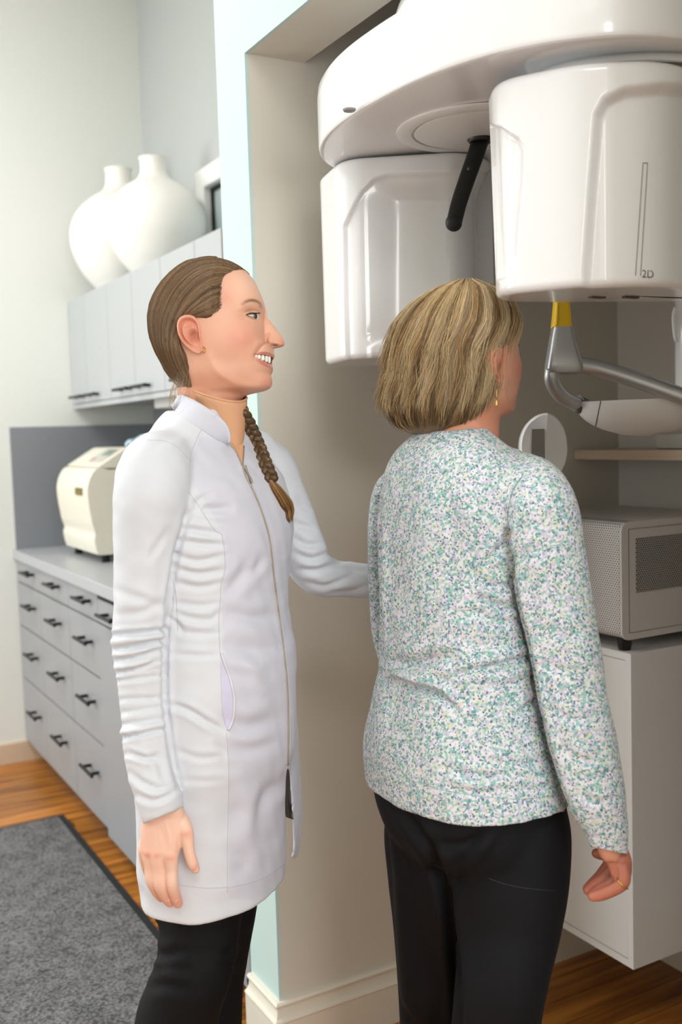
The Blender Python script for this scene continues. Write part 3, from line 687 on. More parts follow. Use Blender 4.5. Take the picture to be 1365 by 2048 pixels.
# ------------------------------------------------------------------ tools for figures and cloth
def pt_z(px, z, dep):
    """the point at a distance and height seen in picture column px; also its picture row"""
    xc = (px - CX) / F_PX * dep; zc = -dep; yc = (z - CAM[2] - ROT[2, 0] * xc - ROT[2, 2] * zc) / ROT[2, 1]
    return CAM + ROT @ np.array([xc, yc, zc]), CY - F_PX * yc / dep
def fuse(parts, voxel, smooth=4, fac=0.5):
    """join closed shells into one continuous skin"""
    V, Fc = merge(*parts); me = newmesh('tmp', V, Fc); o = bpy.data.objects.new('tmp', me); col.objects.link(o)
    bm = bmesh.new(); bm.from_mesh(me); bmesh.ops.recalc_face_normals(bm, faces=bm.faces); bm.to_mesh(me); bm.free()
    r = o.modifiers.new('r', 'REMESH'); r.mode = 'VOXEL'; r.voxel_size = voxel; r.adaptivity = 0
    if smooth:
        s = o.modifiers.new('s', 'SMOOTH'); s.iterations = smooth; s.factor = fac
    dg = bpy.context.evaluated_depsgraph_get(); dg.update(); ev = o.evaluated_get(dg); m2 = ev.to_mesh()
    V = np.empty(len(m2.vertices) * 3); m2.vertices.foreach_get('co', V); V = V.reshape(-1, 3)
    Fc = [tuple(p.vertices) for p in m2.polygons]; ev.to_mesh_clear()
    bpy.data.objects.remove(o); bpy.data.meshes.remove(me)
    return V, Fc
def vnoise(P, scale, seed=0):
    """cheap smooth noise from a few plane waves, about -1..1"""
    r = np.random.default_rng(seed); out = np.zeros(len(P))
    for k in range(7):
        d = r.normal(size=3); d /= np.linalg.norm(d); out += np.sin(P @ d * scale * r.uniform(0.6, 1.6) * 6.283 + r.uniform(0, 6.28))
    return out / 3.2
def sculpt(V, Fc, strokes, Nn=None, back=-0.05):
    """press folds (negative) or raise ridges along polylines drawn over the photo; only on the side that faces the viewer"""
    V = np.array(V, float); Nn = mesh_normals(V, Fc)
    if np.mean(np.sum((V - V.mean(0)) * Nn, 1)) < 0: Nn = -Nn
    Q = project(V); vis = smooth01((view_facing(V, Nn) - back) / 0.15); D = np.zeros(len(V))
    for pl, w, amp in strokes:
        S = spline(pl, max(6, 4 * len(pl))) if len(pl) > 2 else np.array(pl, float)
        lo, hi = S.min(0) - 4 * w, S.max(0) + 4 * w
        k = np.where((Q[:, 0] > lo[0]) & (Q[:, 0] < hi[0]) & (Q[:, 1] > lo[1]) & (Q[:, 1] < hi[1]))[0]
        if not len(k): continue
        d, t, sd = line_dist(Q[k], S); env = np.sin(np.clip(t, 0.04, 0.96) * math.pi) ** 0.5
        g = np.exp(-(d / w) ** 2) - 0.45 * np.exp(-((d - 1.9 * w) / (1.1 * w)) ** 2)
        D[k] += amp * env * g
    return V + Nn * (D * vis)[:, None], Nn
def setcol(me, C):
    at_ = me.color_attributes.new('Col', 'FLOAT_COLOR', 'POINT')
    at_.data.foreach_set('color', np.c_[C, np.ones(len(C))].astype(np.float32).ravel())
def vcol_mat(name, rough, spec=0.4, sss=0.0, bump=None, aniso=0.0):
    N = NT(name); a = N.n('ShaderNodeVertexColor'); a.layer_name = 'Col'; N.l(a.outputs['Color'], N.b.inputs['Base Color'])
    N.b.inputs['Roughness'].default_value = rough; N.b.inputs['Specular IOR Level'].default_value = spec
    if sss:
        N.b.inputs['Subsurface Weight'].default_value = sss; N.b.inputs['Subsurface Radius'].default_value = (1.0, 0.35, 0.2); N.b.inputs['Subsurface Scale'].default_value = 0.006
    if bump:
        tc = N.n('ShaderNodeTexCoord'); nz = N.n('ShaderNodeTexNoise', Scale=bump[0], Detail=3.0); N.l(tc.outputs['Object'], nz.inputs['Vector'])
        bp = N.n('ShaderNodeBump', Strength=bump[1], Distance=bump[2]); N.l(nz.outputs['Fac'], bp.inputs['Height']); N.l(bp.outputs['Normal'], N.b.inputs['Normal'])
    return N.m
def body_rings(zs, D, L, R, kf, phi, p=2.3, n=72, lean=None):
    """level rings of a trunk: L, R outline tables (row, column), kf breadth/depth ratio by height, phi heading (0 = to the right, + = away)"""
    nrm = np.array([math.cos(phi), math.sin(phi)]); rt = np.array([nrm[1], -nrm[0]]); rings = []
    L = np.array(L, float); R = np.array(R, float); a_t = np.linspace(0, 2 * math.pi, n, endpoint=False)
    for z in zs:
        Dz = D(z) if callable(D) else D; k = kf(z) if callable(kf) else kf
        vL = 0.0; pl, yl = pt_z(CX, z, Dz); yr = yl
        for it in range(5):
            pxl = np.interp(yl, L[:, 0], L[:, 1]); pxr = np.interp(yr, R[:, 0], R[:, 1])
            PL, yl = pt_z(pxl, z, Dz + vL); PR, yr = pt_z(pxr, z, Dz - vL)
            w = max(((PR - PL) @ UH) / 2, 0.004); a = w / math.sqrt(nrm[0] ** 2 + k * k * rt[0] ** 2); c = k * a
            th = math.atan2(c * rt[0], a * nrm[0]); vL = -(a * math.cos(th) * nrm[1] + c * math.sin(th) * rt[1])
        mid = (PL + PR) / 2
        ca, sa = np.cos(a_t), np.sin(a_t); e = 2 / p
        x = a * np.sign(ca) * np.abs(ca) ** e; y = c * np.sign(sa) * np.abs(sa) ** e
        # keep the outline width of a plain ellipse after squaring
        u = x * nrm[0] + y * rt[0]; v = x * nrm[1] + y * rt[1]; sc = w / np.max(np.abs(u))
        rings.append(mid + np.outer(u * sc, UH) + np.outer(v * sc, VH))
        rings[-1][:, 2] = z
    return rings
def z_of(py, dep, px=CX): return at(px, py, dep)[2]
def limb(pts, n=40, flat=None, nseg=28, up=None, dome=True):
    """pts: (column, row, distance, radius in pixels)"""
    P = np.array([[*at(x, y, d), r * d / F_PX] for x, y, d, r in pts]); S = spline(P, n)
    return tube(S[:, :3], np.maximum(S[:, 3], 0.001), nseg, flat, up, dome=dome)
def table(T, sm=0.0):
    T = np.array(T, float)
    if T[0, 0] > T[-1, 0]: T = T[::-1]
    if not sm: return lambda y: np.interp(y, T[:, 0], T[:, 1])
    g = np.arange(T[0, 0] - 4 * sm, T[-1, 0] + 4 * sm, sm / 6); v = np.interp(g, T[:, 0], T[:, 1]); k = np.exp(-(np.arange(-18, 19) / 6.0) ** 2 / 2); k /= k.sum()
    v = np.convolve(np.pad(v, 18, mode='edge'), k, 'valid'); return lambda y: np.interp(y, g, v)
def stitched(bv, px, name, r, m, parent, n=60, out=0.0):
    S = spline(px, n) if len(px) > 2 else np.linspace(px[0], px[1], n)
    P = [hit(bv, x, y, out)[0] for x, y in S]; P = [p_ for p_ in P if p_ is not None]
    V, Fc = tube(np.array(P), r, 6); return obj(name, V, Fc, m, parent, smooth=180)
def strands(name, curves, radius, colors, m, parent, sides=3):
    """many fine hairs as one mesh: curves (n, k, 3), colours (n, 3)"""
    C = np.array(curves); n, k, _ = C.shape; T = np.gradient(C, axis=1); T /= np.linalg.norm(T, axis=2)[..., None] + 1e-9
    u = np.cross(T, FWD + 0.01); u /= np.linalg.norm(u, axis=2)[..., None] + 1e-9; w = np.cross(T, u)
    tp = np.linspace(0, 1, k); rad = np.asarray(radius)[:, None] * np.clip(np.minimum(1.0, (1 - tp) * 3.5 + 0.12), 0, 1)[None]
    a = np.arange(sides) * 2 * math.pi / sides
    V = C[:, :, None, :] + rad[..., None, None] * (np.cos(a)[:, None] * u[:, :, None, :] + np.sin(a)[:, None] * w[:, :, None, :])
    idx = np.arange(n * k * sides).reshape(n, k, sides); nx = np.roll(idx, -1, 2)
    Fq = np.stack([idx[:, :-1], nx[:, :-1], nx[:, 1:], idx[:, 1:]], -1).reshape(-1, 4)
    me = bpy.data.meshes.new(name); Vf = V.reshape(-1, 3).astype(np.float32)
    me.vertices.add(len(Vf)); me.vertices.foreach_set('co', Vf.ravel())
    me.loops.add(len(Fq) * 4); me.loops.foreach_set('vertex_index', Fq.ravel().astype(np.int32))
    me.polygons.add(len(Fq)); me.polygons.foreach_set('loop_start', np.arange(0, len(Fq) * 4, 4, dtype=np.int32)); me.polygons.foreach_set('loop_total', np.full(len(Fq), 4, dtype=np.int32))
    me.update(calc_edges=True); me.validate(); me.shade_smooth()
    setcol(me, np.repeat(np.asarray(colors), k * sides, 0)); me.materials.append(m)
    o = bpy.data.objects.new(name, me); link(o)
    if parent is not None: o.parent = parent; o.matrix_parent_inverse = parent_world(parent).inverted()
    return o

# ------------------------------------------------------------------ a head, drawn in side view (columns/rows of the photo at distance DH)
DH = 1.655; PXM = DH / F_PX
prof_R = table([(520, 436), (524, 456), (530, 471), (538, 484), (545, 494), (558, 506), (567, 512), (576, 516), (586, 521), (595, 524.5), (608, 529.5), (616, 532), (622, 533), (632, 534), (636, 535.2), (641, 538), (649.6, 546.5), (661.4, 555.3), (671.6, 562.6), (680.4, 567.8), (686.3, 569.4), (690, 568.6), (692.9, 566.3), (695, 558.2), (696, 550), (698, 547.6), (705, 548), (711, 549.2), (714.5, 549), (717, 547), (719, 544.5), (729, 543.8), (731, 544.5), (735, 546.2), (740.5, 546.5), (745.6, 544.3), (750, 542.1), (758, 544.3), (765.4, 545.3), (770, 544.6), (774.2, 542.9), (780, 535.5), (783, 521.6), (786.6, 503), (791, 491), (803, 480), (830, 474), (870, 470)], 0.8)
base_R = table([(520, 436), (524, 456), (530, 471), (538, 484), (545, 494), (558, 506), (567, 512), (576, 516), (586, 521), (595, 524.5), (608, 529.0), (622, 531), (632, 530), (645, 529.5), (660, 530), (675, 531.5), (686, 535), (693, 542), (698, 547.6), (705, 548), (711, 549.2), (714.5, 549), (717, 547), (719, 544.5), (729, 543.8), (731, 544.5), (735, 546.2), (740.5, 546.5), (745.6, 544.3), (750, 542.1), (758, 544.3), (765.4, 545.3), (770, 544.6), (774.2, 542.9), (780, 535.5), (783, 521.6), (786.6, 503), (791, 491), (803, 480), (830, 474), (870, 470)], 1.6)
base_Rs = table([(520, 436), (524, 456), (530, 471), (538, 484), (545, 494), (558, 506), (567, 512), (576, 516), (586, 521), (595, 524.5), (608, 529.0), (622, 531), (632, 530), (645, 529.5), (660, 530), (675, 531.5), (686, 535), (693, 542), (698, 547.6), (705, 548), (711, 549.2), (714.5, 549), (717, 547), (719, 544.5), (729, 543.8), (731, 544.5), (735, 546.2), (740.5, 546.5), (745.6, 544.3), (750, 542.1), (758, 544.3), (765.4, 545.3), (770, 544.6), (774.2, 542.9), (780, 535.5), (783, 521.6), (786.6, 503), (791, 491), (803, 480), (830, 474), (870, 470)], 13)
back_L = table([(520, 424), (524, 404), (530, 384), (545, 354), (570, 330), (600, 314), (640, 307), (680, 312), (710, 325), (740, 343), (765, 353), (800, 358), (870, 350)], 6)
wid = table([(505,0.0),(519, 0.010), (524, 0.028), (530, 0.040), (540, 0.052), (555, 0.062), (575, 0.069), (600, 0.0735), (640, 0.0755), (680, 0.073), (700, 0.070), (720, 0.066), (740, 0.061), (760, 0.056), (772, 0.052), (785, 0.0475), (800, 0.046), (830, 0.049), (870, 0.056)], 6)
pfr = table([(520, 2.1), (560, 2.35), (600, 2.5), (630, 2.35), (660, 2.25), (690, 2.15), (715, 2.15), (740, 2.05), (765, 1.9), (780, 1.8), (800, 2.0), (870, 2.0)], 8)
xmf = table([(520, 0.5), (600, 0.46), (680, 0.44), (720, 0.42), (780, 0.40), (800, 0.5), (870, 0.5)], 10)
nw = table([(618, 0.0), (628, 0.0062), (640, 0.0080), (655, 0.0092), (668, 0.0104), (678, 0.0128), (686, 0.0150), (692, 0.0150), (696, 0.0085), (700, 0.0)], 2.5)
def gs(px, py, x, y, rx, ry=None, ang=0.0):
    ry = ry or rx; c, s_ = math.cos(ang), math.sin(ang); dx, dy = px - x, py - y
    return np.exp(-(((dx * c + dy * s_) / rx) ** 2 + ((-dx * s_ + dy * c) / ry) ** 2))
def ln(px, py, pl, w):
    sh = px.shape; d, t, sd = line_dist(np.c_[px.ravel(), py.ravel()], spline(pl, 24) if len(pl) > 2 else pl)
    return (np.exp(-(d / w) ** 2) * np.sin(np.clip(t, 0.06, 0.94) * math.pi) ** 0.4).reshape(sh)
MOUTH = [(513, 717.5), (522, 716.5), (535, 715.5), (549, 716.5), (549, 729), (540, 731), (530, 728.5), (520, 723.5)]
EYE = [(498.5, 642.5), (503, 639.5), (510, 637.2), (517, 636.4), (519.5, 638.5), (518.5, 642.5), (515, 645.4), (509, 645.4), (503, 644.6)]
def base_B(px, py):
    l, r0, rs = back_L(py), base_R(py), base_Rs(np.minimum(py, 772)); wq = np.maximum(smooth01((px - (r0 - 40)) / 34), smooth01((py - 738) / 40)); r = rs * (1 - wq) + r0 * wq; x = np.clip((px - l) / (r - l), 0, 1); xm = xmf(py)
    t = np.where(x < xm, (xm - x) / xm, (x - xm) / (1 - xm)); p = np.where(x < xm, 2.25, pfr(py))
    return wid(py) * np.maximum(1 - t ** p, 0) ** (1 / p)
def head_B(px, py):
    px = np.asarray(px, float); py = np.asarray(py, float)
    B = base_B(px, py); r = prof_R(py); b = base_R(py) - 8
    tn = np.clip((px - b) / np.maximum(r - b, 1), 0, 1); Nb = nw(py) * np.maximum(1 - tn ** 2.4, 0) ** (1 / 2.4) 
    k = 0.004; hh = np.maximum(k - np.abs(B - Nb), 0) / k; B = np.maximum(B, Nb) + hh * hh * k / 4 * (Nb > 1e-5)
    edge = smooth01((r - px) / 5.0) * smooth01((px - back_L(py)) / 10)
    f = 0.0
    f = f - 0.0085 * gs(px, py, 519, 640, 13, 11) - 0.003 * gs(px, py, 500, 640, 14, 9)
    f = f + 0.0050 * gs(px, py, 513, 641.5, 9.5, 7.0) + 0.0025 * ln(px, py, [(490, 631), (502, 622), (515, 617), (527, 618)], 6)
    f = f - 0.0016 * ln(px, py, [(497, 640), (504, 634), (512, 631), (521, 631)], 1.6) + 0.0010 * ln(px, py, [(498, 642), (505, 637), (513, 634.5), (521, 634)], 1.8)
    f = f + 0.0010 * ln(px, py, [(499, 645), (506, 649), (514, 650), (520, 646)], 2.2) - 0.0010 * ln(px, py, [(500, 651), (508, 656), (517, 656)], 2.4)
    f = f + 0.0055 * gs(px, py, 503, 681, 24, 19) + 0.0015 * gs(px, py, 516, 676, 12, 12)
    f = f - 0.0042 * ln(px, py, [(537, 682), (531, 693), (524, 703), (518, 713), (514, 721)], 3.8) + 0.0009 * ln(px, py, [(528, 684), (521, 696), (514, 707), (509, 716)], 6)
    f = f + 0.0042 * gs(px, py, 541.5, 684.5, 6.5, 6.5) - 0.0052 * ln(px, py, [(538, 670), (533.5, 678), (534, 687), (539, 692.5)], 2.6) - 0.006 * gs(px, py, 551, 692.5, 5.5, 1.8)
    f = f - 0.0030 * gs(px, py, 465, 735, 30, 22) - 0.003 * gs(px, py, 470, 600, 24, 26)
    f = f + 0.0018 * ln(px, py, [(515, 716), (525, 713.5), (537, 711.5), (549, 712)], 2.6) + 0.0022 * ln(px, py, [(520, 727), (530, 733), (539, 737), (547, 738.5)], 3.2)
    f = f - 0.0016 * ln(px, py, [(524, 741), (533, 748), (543, 750)], 4.0) + 0.003 * gs(px, py, 532, 766, 14, 10)
    f = f + 0.0030 * ln(px, py, [(428, 728), (445, 754), (475, 773), (515, 782)], 9)
    m = poly_sdf(np.c_[px.ravel(), py.ravel()], MOUTH).reshape(px.shape); f = f - 0.0026 * smooth01(-m / 1.6)
    e = poly_sdf(np.c_[px.ravel(), py.ravel()], EYE).reshape(px.shape); f = f - 0.0012 * smooth01(-e / 1.4)
    return np.maximum(B + f * edge, 0)
def head_shell(rows, lf, rf, Bf, ncol=86):
    s = (1 - np.cos(np.linspace(0, math.pi, ncol))) / 2; Y = np.repeat(rows[:, None], ncol, 1)
    X = lf(rows)[:, None] + (rf(rows) - lf(rows))[:, None] * s[None]
    B = Bf(X, Y); B[:, 0] = 0; B[:, -1] = 0
    Xc = np.c_[X, X[:, -2:0:-1]]; Yc = np.c_[Y, Y[:, -2:0:-1]]; Bc = np.c_[-B, B[:, -2:0:-1]]
    return Xc, Yc, Bc
HO = (430.0, 690.0)                                      # column, row of the head's own origin
def head_map(o, fw, up, away, sc=1.0):
    """drawing (column, row, depth) -> world, for a head with origin o"""
    fw, up, away = (np.array(v, float) for v in (fw, up, away))
    def f(X, Y, B): return np.array(o) + sc * ((X - HO[0])[..., None] * PXM * fw - (Y - HO[1])[..., None] * PXM * up + np.asarray(B)[..., None] * away)
    return f
rows = np.unique(np.concatenate([np.linspace(520.5, 620, 80), np.linspace(620, 790, 230), np.linspace(790, 866, 40)]))
HX, HY, HB = head_shell(rows, back_L, prof_R, head_B, 150)
SK = dict(base=(229, 176, 150), light=(240, 196, 172), pink=(222, 140, 120), deep=(205, 142, 114))
def mixc(C, c, w): return C * (1 - w[..., None]) + s2l(c) * w[..., None]
def face_colours(X, Y, B):
    C = np.broadcast_to(s2l(SK['base']), X.shape + (3,)).copy()
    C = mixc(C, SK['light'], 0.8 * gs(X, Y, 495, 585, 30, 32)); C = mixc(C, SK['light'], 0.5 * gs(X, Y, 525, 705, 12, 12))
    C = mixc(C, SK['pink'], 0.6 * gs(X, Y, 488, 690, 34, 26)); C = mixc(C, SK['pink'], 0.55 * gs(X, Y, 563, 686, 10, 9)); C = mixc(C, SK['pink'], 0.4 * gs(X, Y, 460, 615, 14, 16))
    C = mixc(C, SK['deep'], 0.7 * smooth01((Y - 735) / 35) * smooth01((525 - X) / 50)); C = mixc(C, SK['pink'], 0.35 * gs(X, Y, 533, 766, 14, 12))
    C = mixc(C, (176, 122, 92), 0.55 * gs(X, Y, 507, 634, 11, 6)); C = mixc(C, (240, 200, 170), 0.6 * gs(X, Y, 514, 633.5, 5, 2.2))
    C = mixc(C, (122, 84, 58), 0.95 * ln(X, Y, [(492.5, 623.5), (500, 617.5), (508, 613.8), (517, 613), (523.5, 615.5), (525, 620.5)], 3.4))
    C = mixc(C, (190, 104, 98), 0.85 * ln(X, Y, [(514, 717), (525, 714), (537, 712), (549, 713)], 2.3)); C = mixc(C, (205, 112, 106), 0.9 * ln(X, Y, [(518, 726), (528, 732), (538, 736), (547, 737)], 3.4))
    m = poly_sdf(np.c_[X.ravel(), Y.ravel()], MOUTH).reshape(X.shape); C = mixc(C, (120, 62, 56), smooth01((-m + 0.3) / 1.0))
    C = mixc(C, (150, 92, 70), 0.5 * ln(X, Y, [(537, 684), (531, 693), (524, 703), (517, 714), (511, 728)], 2.0)); C = mixc(C, (96, 50, 40), 0.9 * gs(X, Y, 551, 692.6, 5.5, 1.7))  # shade of the smile fold and nostril painted into the skin colour
    e = poly_sdf(np.c_[X.ravel(), Y.ravel()], EYE).reshape(X.shape); C = mixc(C, (112, 78, 66), smooth01((-e + 0.8) / 1.2)); C = mixc(C, (224, 214, 208), smooth01((-e - 1.0) / 1.2))
    C = mixc(C, (196, 142, 112), 0.5 * ln(X, Y, [(484, 648), (492, 645), (499, 644)], 1.0)); C = mixc(C, (196, 142, 112), 0.5 * ln(X, Y, [(486, 655), (493, 650), (500, 646)], 1.0))
    return C
def grid_faces(nr, nc):
    return [(i * nc + j, i * nc + (j + 1) % nc, (i + 1) * nc + (j + 1) % nc, (i + 1) * nc + j) for i in range(nr - 1) for j in range(nc)]
# ear relief: polar patch in side view
def ear_patch():
    ctr = np.array([395.5, 687.0])
    outl = spline([(392, 650), (380, 654), (372.5, 664), (371.5, 677), (375, 691), (383, 704), (394, 714), (405, 720), (413, 720), (418, 713), (417, 700), (415, 688), (414, 676), (411, 662), (403, 652)], 72, True)
    rr = np.array([0.0, 0.12, 0.24, 0.34, 0.42, 0.5, 0.57, 0.64, 0.7, 0.76, 0.82, 0.87, 0.92, 0.96, 0.99, 1.0, 0.985])
    X = ctr[0] + (outl[None, :, 0] - ctr[0]) * rr[:, None]; Y = ctr[1] + (outl[None, :, 1] - ctr[1]) * rr[:, None]
    R_ = np.repeat(rr[:, None], 72, 1); frontness = smooth01((X - 396) / 16); up_ = smooth01((716 - Y) / 22)
    lift = 0.017 - 0.011 * smooth01((X - 372) / 40)
    rel = 0.0045 * np.exp(-((R_ - 0.9) / 0.09) ** 2) * (1 - 0.6 * frontness) * up_ - 0.0045 * np.exp(-((R_ - 0.7) / 0.08) ** 2) * (1 - frontness) * up_
    rel += 0.0026 * np.exp(-((R_ - 0.54) / 0.08) ** 2) * (1 - frontness) * up_ - 0.0105 * gs(X, Y, 402, 690, 7.5, 11) + 0.003 * gs(X, Y, 413, 690, 4.5, 6) - 0.004 * gs(X, Y, 400, 668, 8, 5)
    b = base_B(X, Y) + np.maximum(lift + rel, 0.0012)
    b[-1] = base_B(X[-1], Y[-1]) - 0.002; b[-2] = b[-3] - 0.003
    C = np.broadcast_to(s2l((226, 158, 132)), X.shape + (3,)).copy(); C = mixc(C, (176, 96, 78), 0.75 * gs(X, Y, 401, 686, 8, 14)); C = mixc(C, (206, 120, 98), 0.5 * np.exp(-((R_ - 0.7) / 0.1) ** 2) * (1 - frontness)); C = mixc(C, (236, 176, 152), 0.5 * np.exp(-((R_ - 0.92) / 0.06) ** 2))
    return X, Y, b, C
EX, EY, EB, EC = ear_patch()
def head_mesh(fmap, ear=1.0):
    """skin of the head and neck with both ears as vertices, faces and colours"""
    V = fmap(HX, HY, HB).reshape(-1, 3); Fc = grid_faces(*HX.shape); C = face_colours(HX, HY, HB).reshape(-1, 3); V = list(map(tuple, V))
    for sgn in (-1, 1):
        k = len(V); W_ = fmap(EX, EY, sgn * (base_B(EX, EY) + (EB - base_B(EX, EY)) * ear)).reshape(-1, 3); V += list(map(tuple, W_))
        f = grid_faces(*EX.shape); Fc += [tuple(i + k for i in (q if sgn < 0 else q[::-1])) for q in f]; C = np.vstack([C, EC.reshape(-1, 3)])
    top = len(V); V.append(tuple(np.mean([V[i] for i in range(HX.shape[1])], 0))); C = np.vstack([C, C[:1]])
    Fc += [(top, (j + 1) % HX.shape[1], j) for j in range(HX.shape[1])]
    return V, Fc, C
M_skin = vcol_mat('skin', 0.42, 0.35, 0.12, bump=(420, 0.06, 0.0006))
M_hair = vcol_mat('hair', 0.38, 0.45)
M_eye = mat('eye_white', (226, 218, 212), 0.15); M_iris = mat('iris', (62, 58, 50), 0.1); M_lash = mat('lash', (34, 26, 24), 0.6)
M_tooth = mat('tooth', (234, 226, 216), 0.25); M_gold = mat('gold', (222, 170, 88), 0.22, 0.9); M_nail = mat('fingernail', (232, 176, 162), 0.25)
def face_parts(fmap, parent, teeth=True):
    for sgn in (-1, 1):
        b0 = float(head_B(np.array([[512.0]]), np.array([[641.0]]))[0, 0])
        c = fmap(np.array([508.5]), np.array([641.5]), np.array([sgn * (b0 - 0.0116)]))[0]
        e = obj('eye', *sphere(c, 0.0104, 24, 16), M_eye, parent, smooth=180)
        ip = fmap(np.array([514.0]), np.array([641.0]), np.array([sgn * (b0 - 0.0116 + 0.0092)]))[0]; d = ip - c; d /= np.linalg.norm(d)
        obj('iris', *sphere(c + d * 0.0068, 0.0056, 16, 10), M_iris, e, smooth=180)
        lash = spline([(498.5, 642.8), (503, 639.6), (510, 637), (518, 635.2), (523, 633)], 24)
        Bl = head_B(lash[:, 0][None], lash[:, 1][None])[0] + 0.0008 + np.linspace(0, 0.0022, 24)
        obj('eyelashes', *tube(fmap(lash[:, 0], lash[:, 1], sgn * Bl), np.linspace(0.0006, 0.00095, 24), 6), M_lash, parent, smooth=180)
        lw = spline([(500, 645), (507, 647.5), (515, 647.5), (520, 644)], 16)
        obj('lower_lashes', *tube(fmap(lw[:, 0], lw[:, 1], sgn * (head_B(lw[:, 0][None], lw[:, 1][None])[0] + 0.0001)), 0.00028, 6), M_lash, parent, smooth=180)
        for i, (x, w) in enumerate(() if not teeth else ((517.0, 3.0), (522.6, 3.6), (529, 4.2), (535.6, 4.2), (540.8, 3.4))):
            y0 = 717.6; y1 = (722.6, 725.4, 727.6, 728.8, 729.6)[i]
            B_ = float(head_B(np.array([[x]]), np.array([[716.0]]))[0, 0]) - 0.0024
            c = fmap(np.array([x]), np.array([(y0 + y1) / 2]), np.array([sgn * max(B_, 0.004)]))[0]
            fw = fmap(np.array([431.0]), np.array([690.0]), np.zeros(1))[0] - fmap(np.array([430.0]), np.array([690.0]), np.zeros(1))[0]
            fw /= np.linalg.norm(fw); up = fmap(np.array([430.0]), np.array([689.0]), np.zeros(1))[0] - fmap(np.array([430.0]), np.array([690.0]), np.zeros(1))[0]; up /= np.linalg.norm(up)
            tv, tf = sphere((0, 0, 0), 1.0, 16, 12); tv = np.array(tv); tv = np.sign(tv) * np.abs(tv) ** 0.62
            tv = tv * np.array([w * 0.90 * PXM, 0.0026, (y1 - y0) / 2 * PXM * 1.15])
            obj('tooth', c + tv @ np.array([fw, np.cross(up, fw), up]), tf, M_tooth, parent, smooth=180)
def person_body(name, parent, shells):
    """head, neck, hands: shells (V, F, C) joined in one skin mesh"""
    V, Fc, C = [], [], []
    for v, f, c in shells:
        k = len(V); V += [tuple(p_) for p_ in v]; Fc += [tuple(i + k for i in q) for q in f]; C.append(np.broadcast_to(c, (len(v), 3)))
    o = obj(name, V, Fc, M_skin, parent, smooth=180); setcol(o.data, np.vstack(C)); return o
def skin_cols(V, base, tint, seed=3):
    n = 0.5 + 0.5 * vnoise(np.asarray(V), 18, seed); return s2l(base)[None] * (1 - 0.35 * n[:, None]) + s2l(tint)[None] * 0.35 * n[:, None]
def trim(V, a, b, box_, dmax, keep=0.0):
    """flatten whatever hangs beyond the line a-b (in the photo) onto it"""
    Q = project(V); e = np.array(b, float) - a; nrm = np.array([-e[1], e[0]]) / np.linalg.norm(e); s = (Q[:, :2] - np.array(a)) @ nrm
    k = (s > 0) & (Q[:, 0] > box_[0]) & (Q[:, 1] > box_[1]) & (Q[:, 0] < box_[2]) & (Q[:, 1] < box_[3]) & (Q[:, 2] < dmax)
    mv = -(nrm[0] * RIGHT - nrm[1] * UP); V = V.copy(); V[k] += mv[None] * (s[k] * (1 - keep) * Q[k, 2] / F_PX)[:, None]; return V
# ------------------------------------------------------------------ woman in the white coat
N = NT('white_coat_cloth'); va = N.n('ShaderNodeVertexColor'); va.layer_name = 'Col'; N.l(va.outputs['Color'], N.b.inputs['Base Color'])
N.b.inputs['Roughness'].default_value = 0.62; N.b.inputs['Sheen Weight'].default_value = 0.1
tc = N.n('ShaderNodeTexCoord'); mp = N.n('ShaderNodeMapping'); mp.inputs['Scale'].default_value = (60, 60, 900); N.l(tc.outputs['Object'], mp.inputs['Vector'])
nz = N.n('ShaderNodeTexNoise', Scale=1.0, Detail=2.0); N.l(mp.outputs['Vector'], nz.inputs['Vector'])
bp = N.n('ShaderNodeBump', Strength=0.10, Distance=0.0008); N.l(nz.outputs['Fac'], bp.inputs['Height']); N.l(bp.outputs['Normal'], N.b.inputs['Normal'])
M_coat = N.m
M_seamw = mat('coat_seam_shadow', (188, 187, 198), 0.8)
M_trous = mat('black_trouser_cloth', (11, 12, 15), 0.75, spec=0.22, bump=(500, 0.12, 0.0006))
M_zip = mat('zip_teeth', (176, 166, 150), 0.4, 0.5, bump=(900, 0.6, 0.002))
M_knit = mat('tan_knit', (222, 168, 130), 0.85, bump=(700, 0.25, 0.0008))
DC = 1.66; PHI = math.radians(-30)
L = [(795, 358), (812, 344), (822, 333), (833, 323), (850, 310), (868, 297), (894, 278), (920, 270), (950, 264), (1000, 258), (1100, 258), (1200, 262), (1300, 262), (1400, 262), (1500, 267), (1600, 274), (1680, 275), (1735, 275), (1760, 281), (1900, 290)]
R = [(800, 484), (830, 492), (860, 503), (890, 520), (920, 545), (950, 565), (980, 576), (1010, 583), (1045, 587), (1085, 585), (1122, 580), (1171, 576), (1215, 576), (1250, 581), (1286, 590), (1335, 594), (1406, 591), (1486, 590), (1530, 581), (1560, 575), (1640, 572), (1760, 570), (1900, 570)]
kt = table([(z_of(1790, DC), 1.30), (z_of(1500, DC), 1.30), (z_of(1220, DC), 1.22), (z_of(1050, DC), 1.32), (z_of(950, DC), 1.5), (z_of(900, DC), 1.75), (z_of(860, DC), 1.75), (z_of(825, DC), 1.35)])
zt = np.linspace(z_of(812, DC), z_of(1768, DC), 110)
zhem = zt[-1]
rt = body_rings(zt, DC, L, R, kt, PHI, 2.25)
trunk = loft(rt)
DA = 1.515
near_arm = limb([(348, 905, 1.575, 52), (316, 935, 1.535, 74), (303, 985, DA, 76), (297, 1040, DA, 71), (290, 1110, DA, 62), (284, 1200, DA, 57), (280, 1262, DA, 53), (279, 1300, DA, 52), (282, 1350, DA, 48), (287, 1420, DA - 0.004, 46), (293, 1480, DA - 0.01, 46), (302, 1540, DA - 0.015, 45), (318, 1598, DA - 0.02, 45), (330, 1640, DA - 0.02, 44), (338, 1660, DA - 0.02, 43)], 70, 0.9)
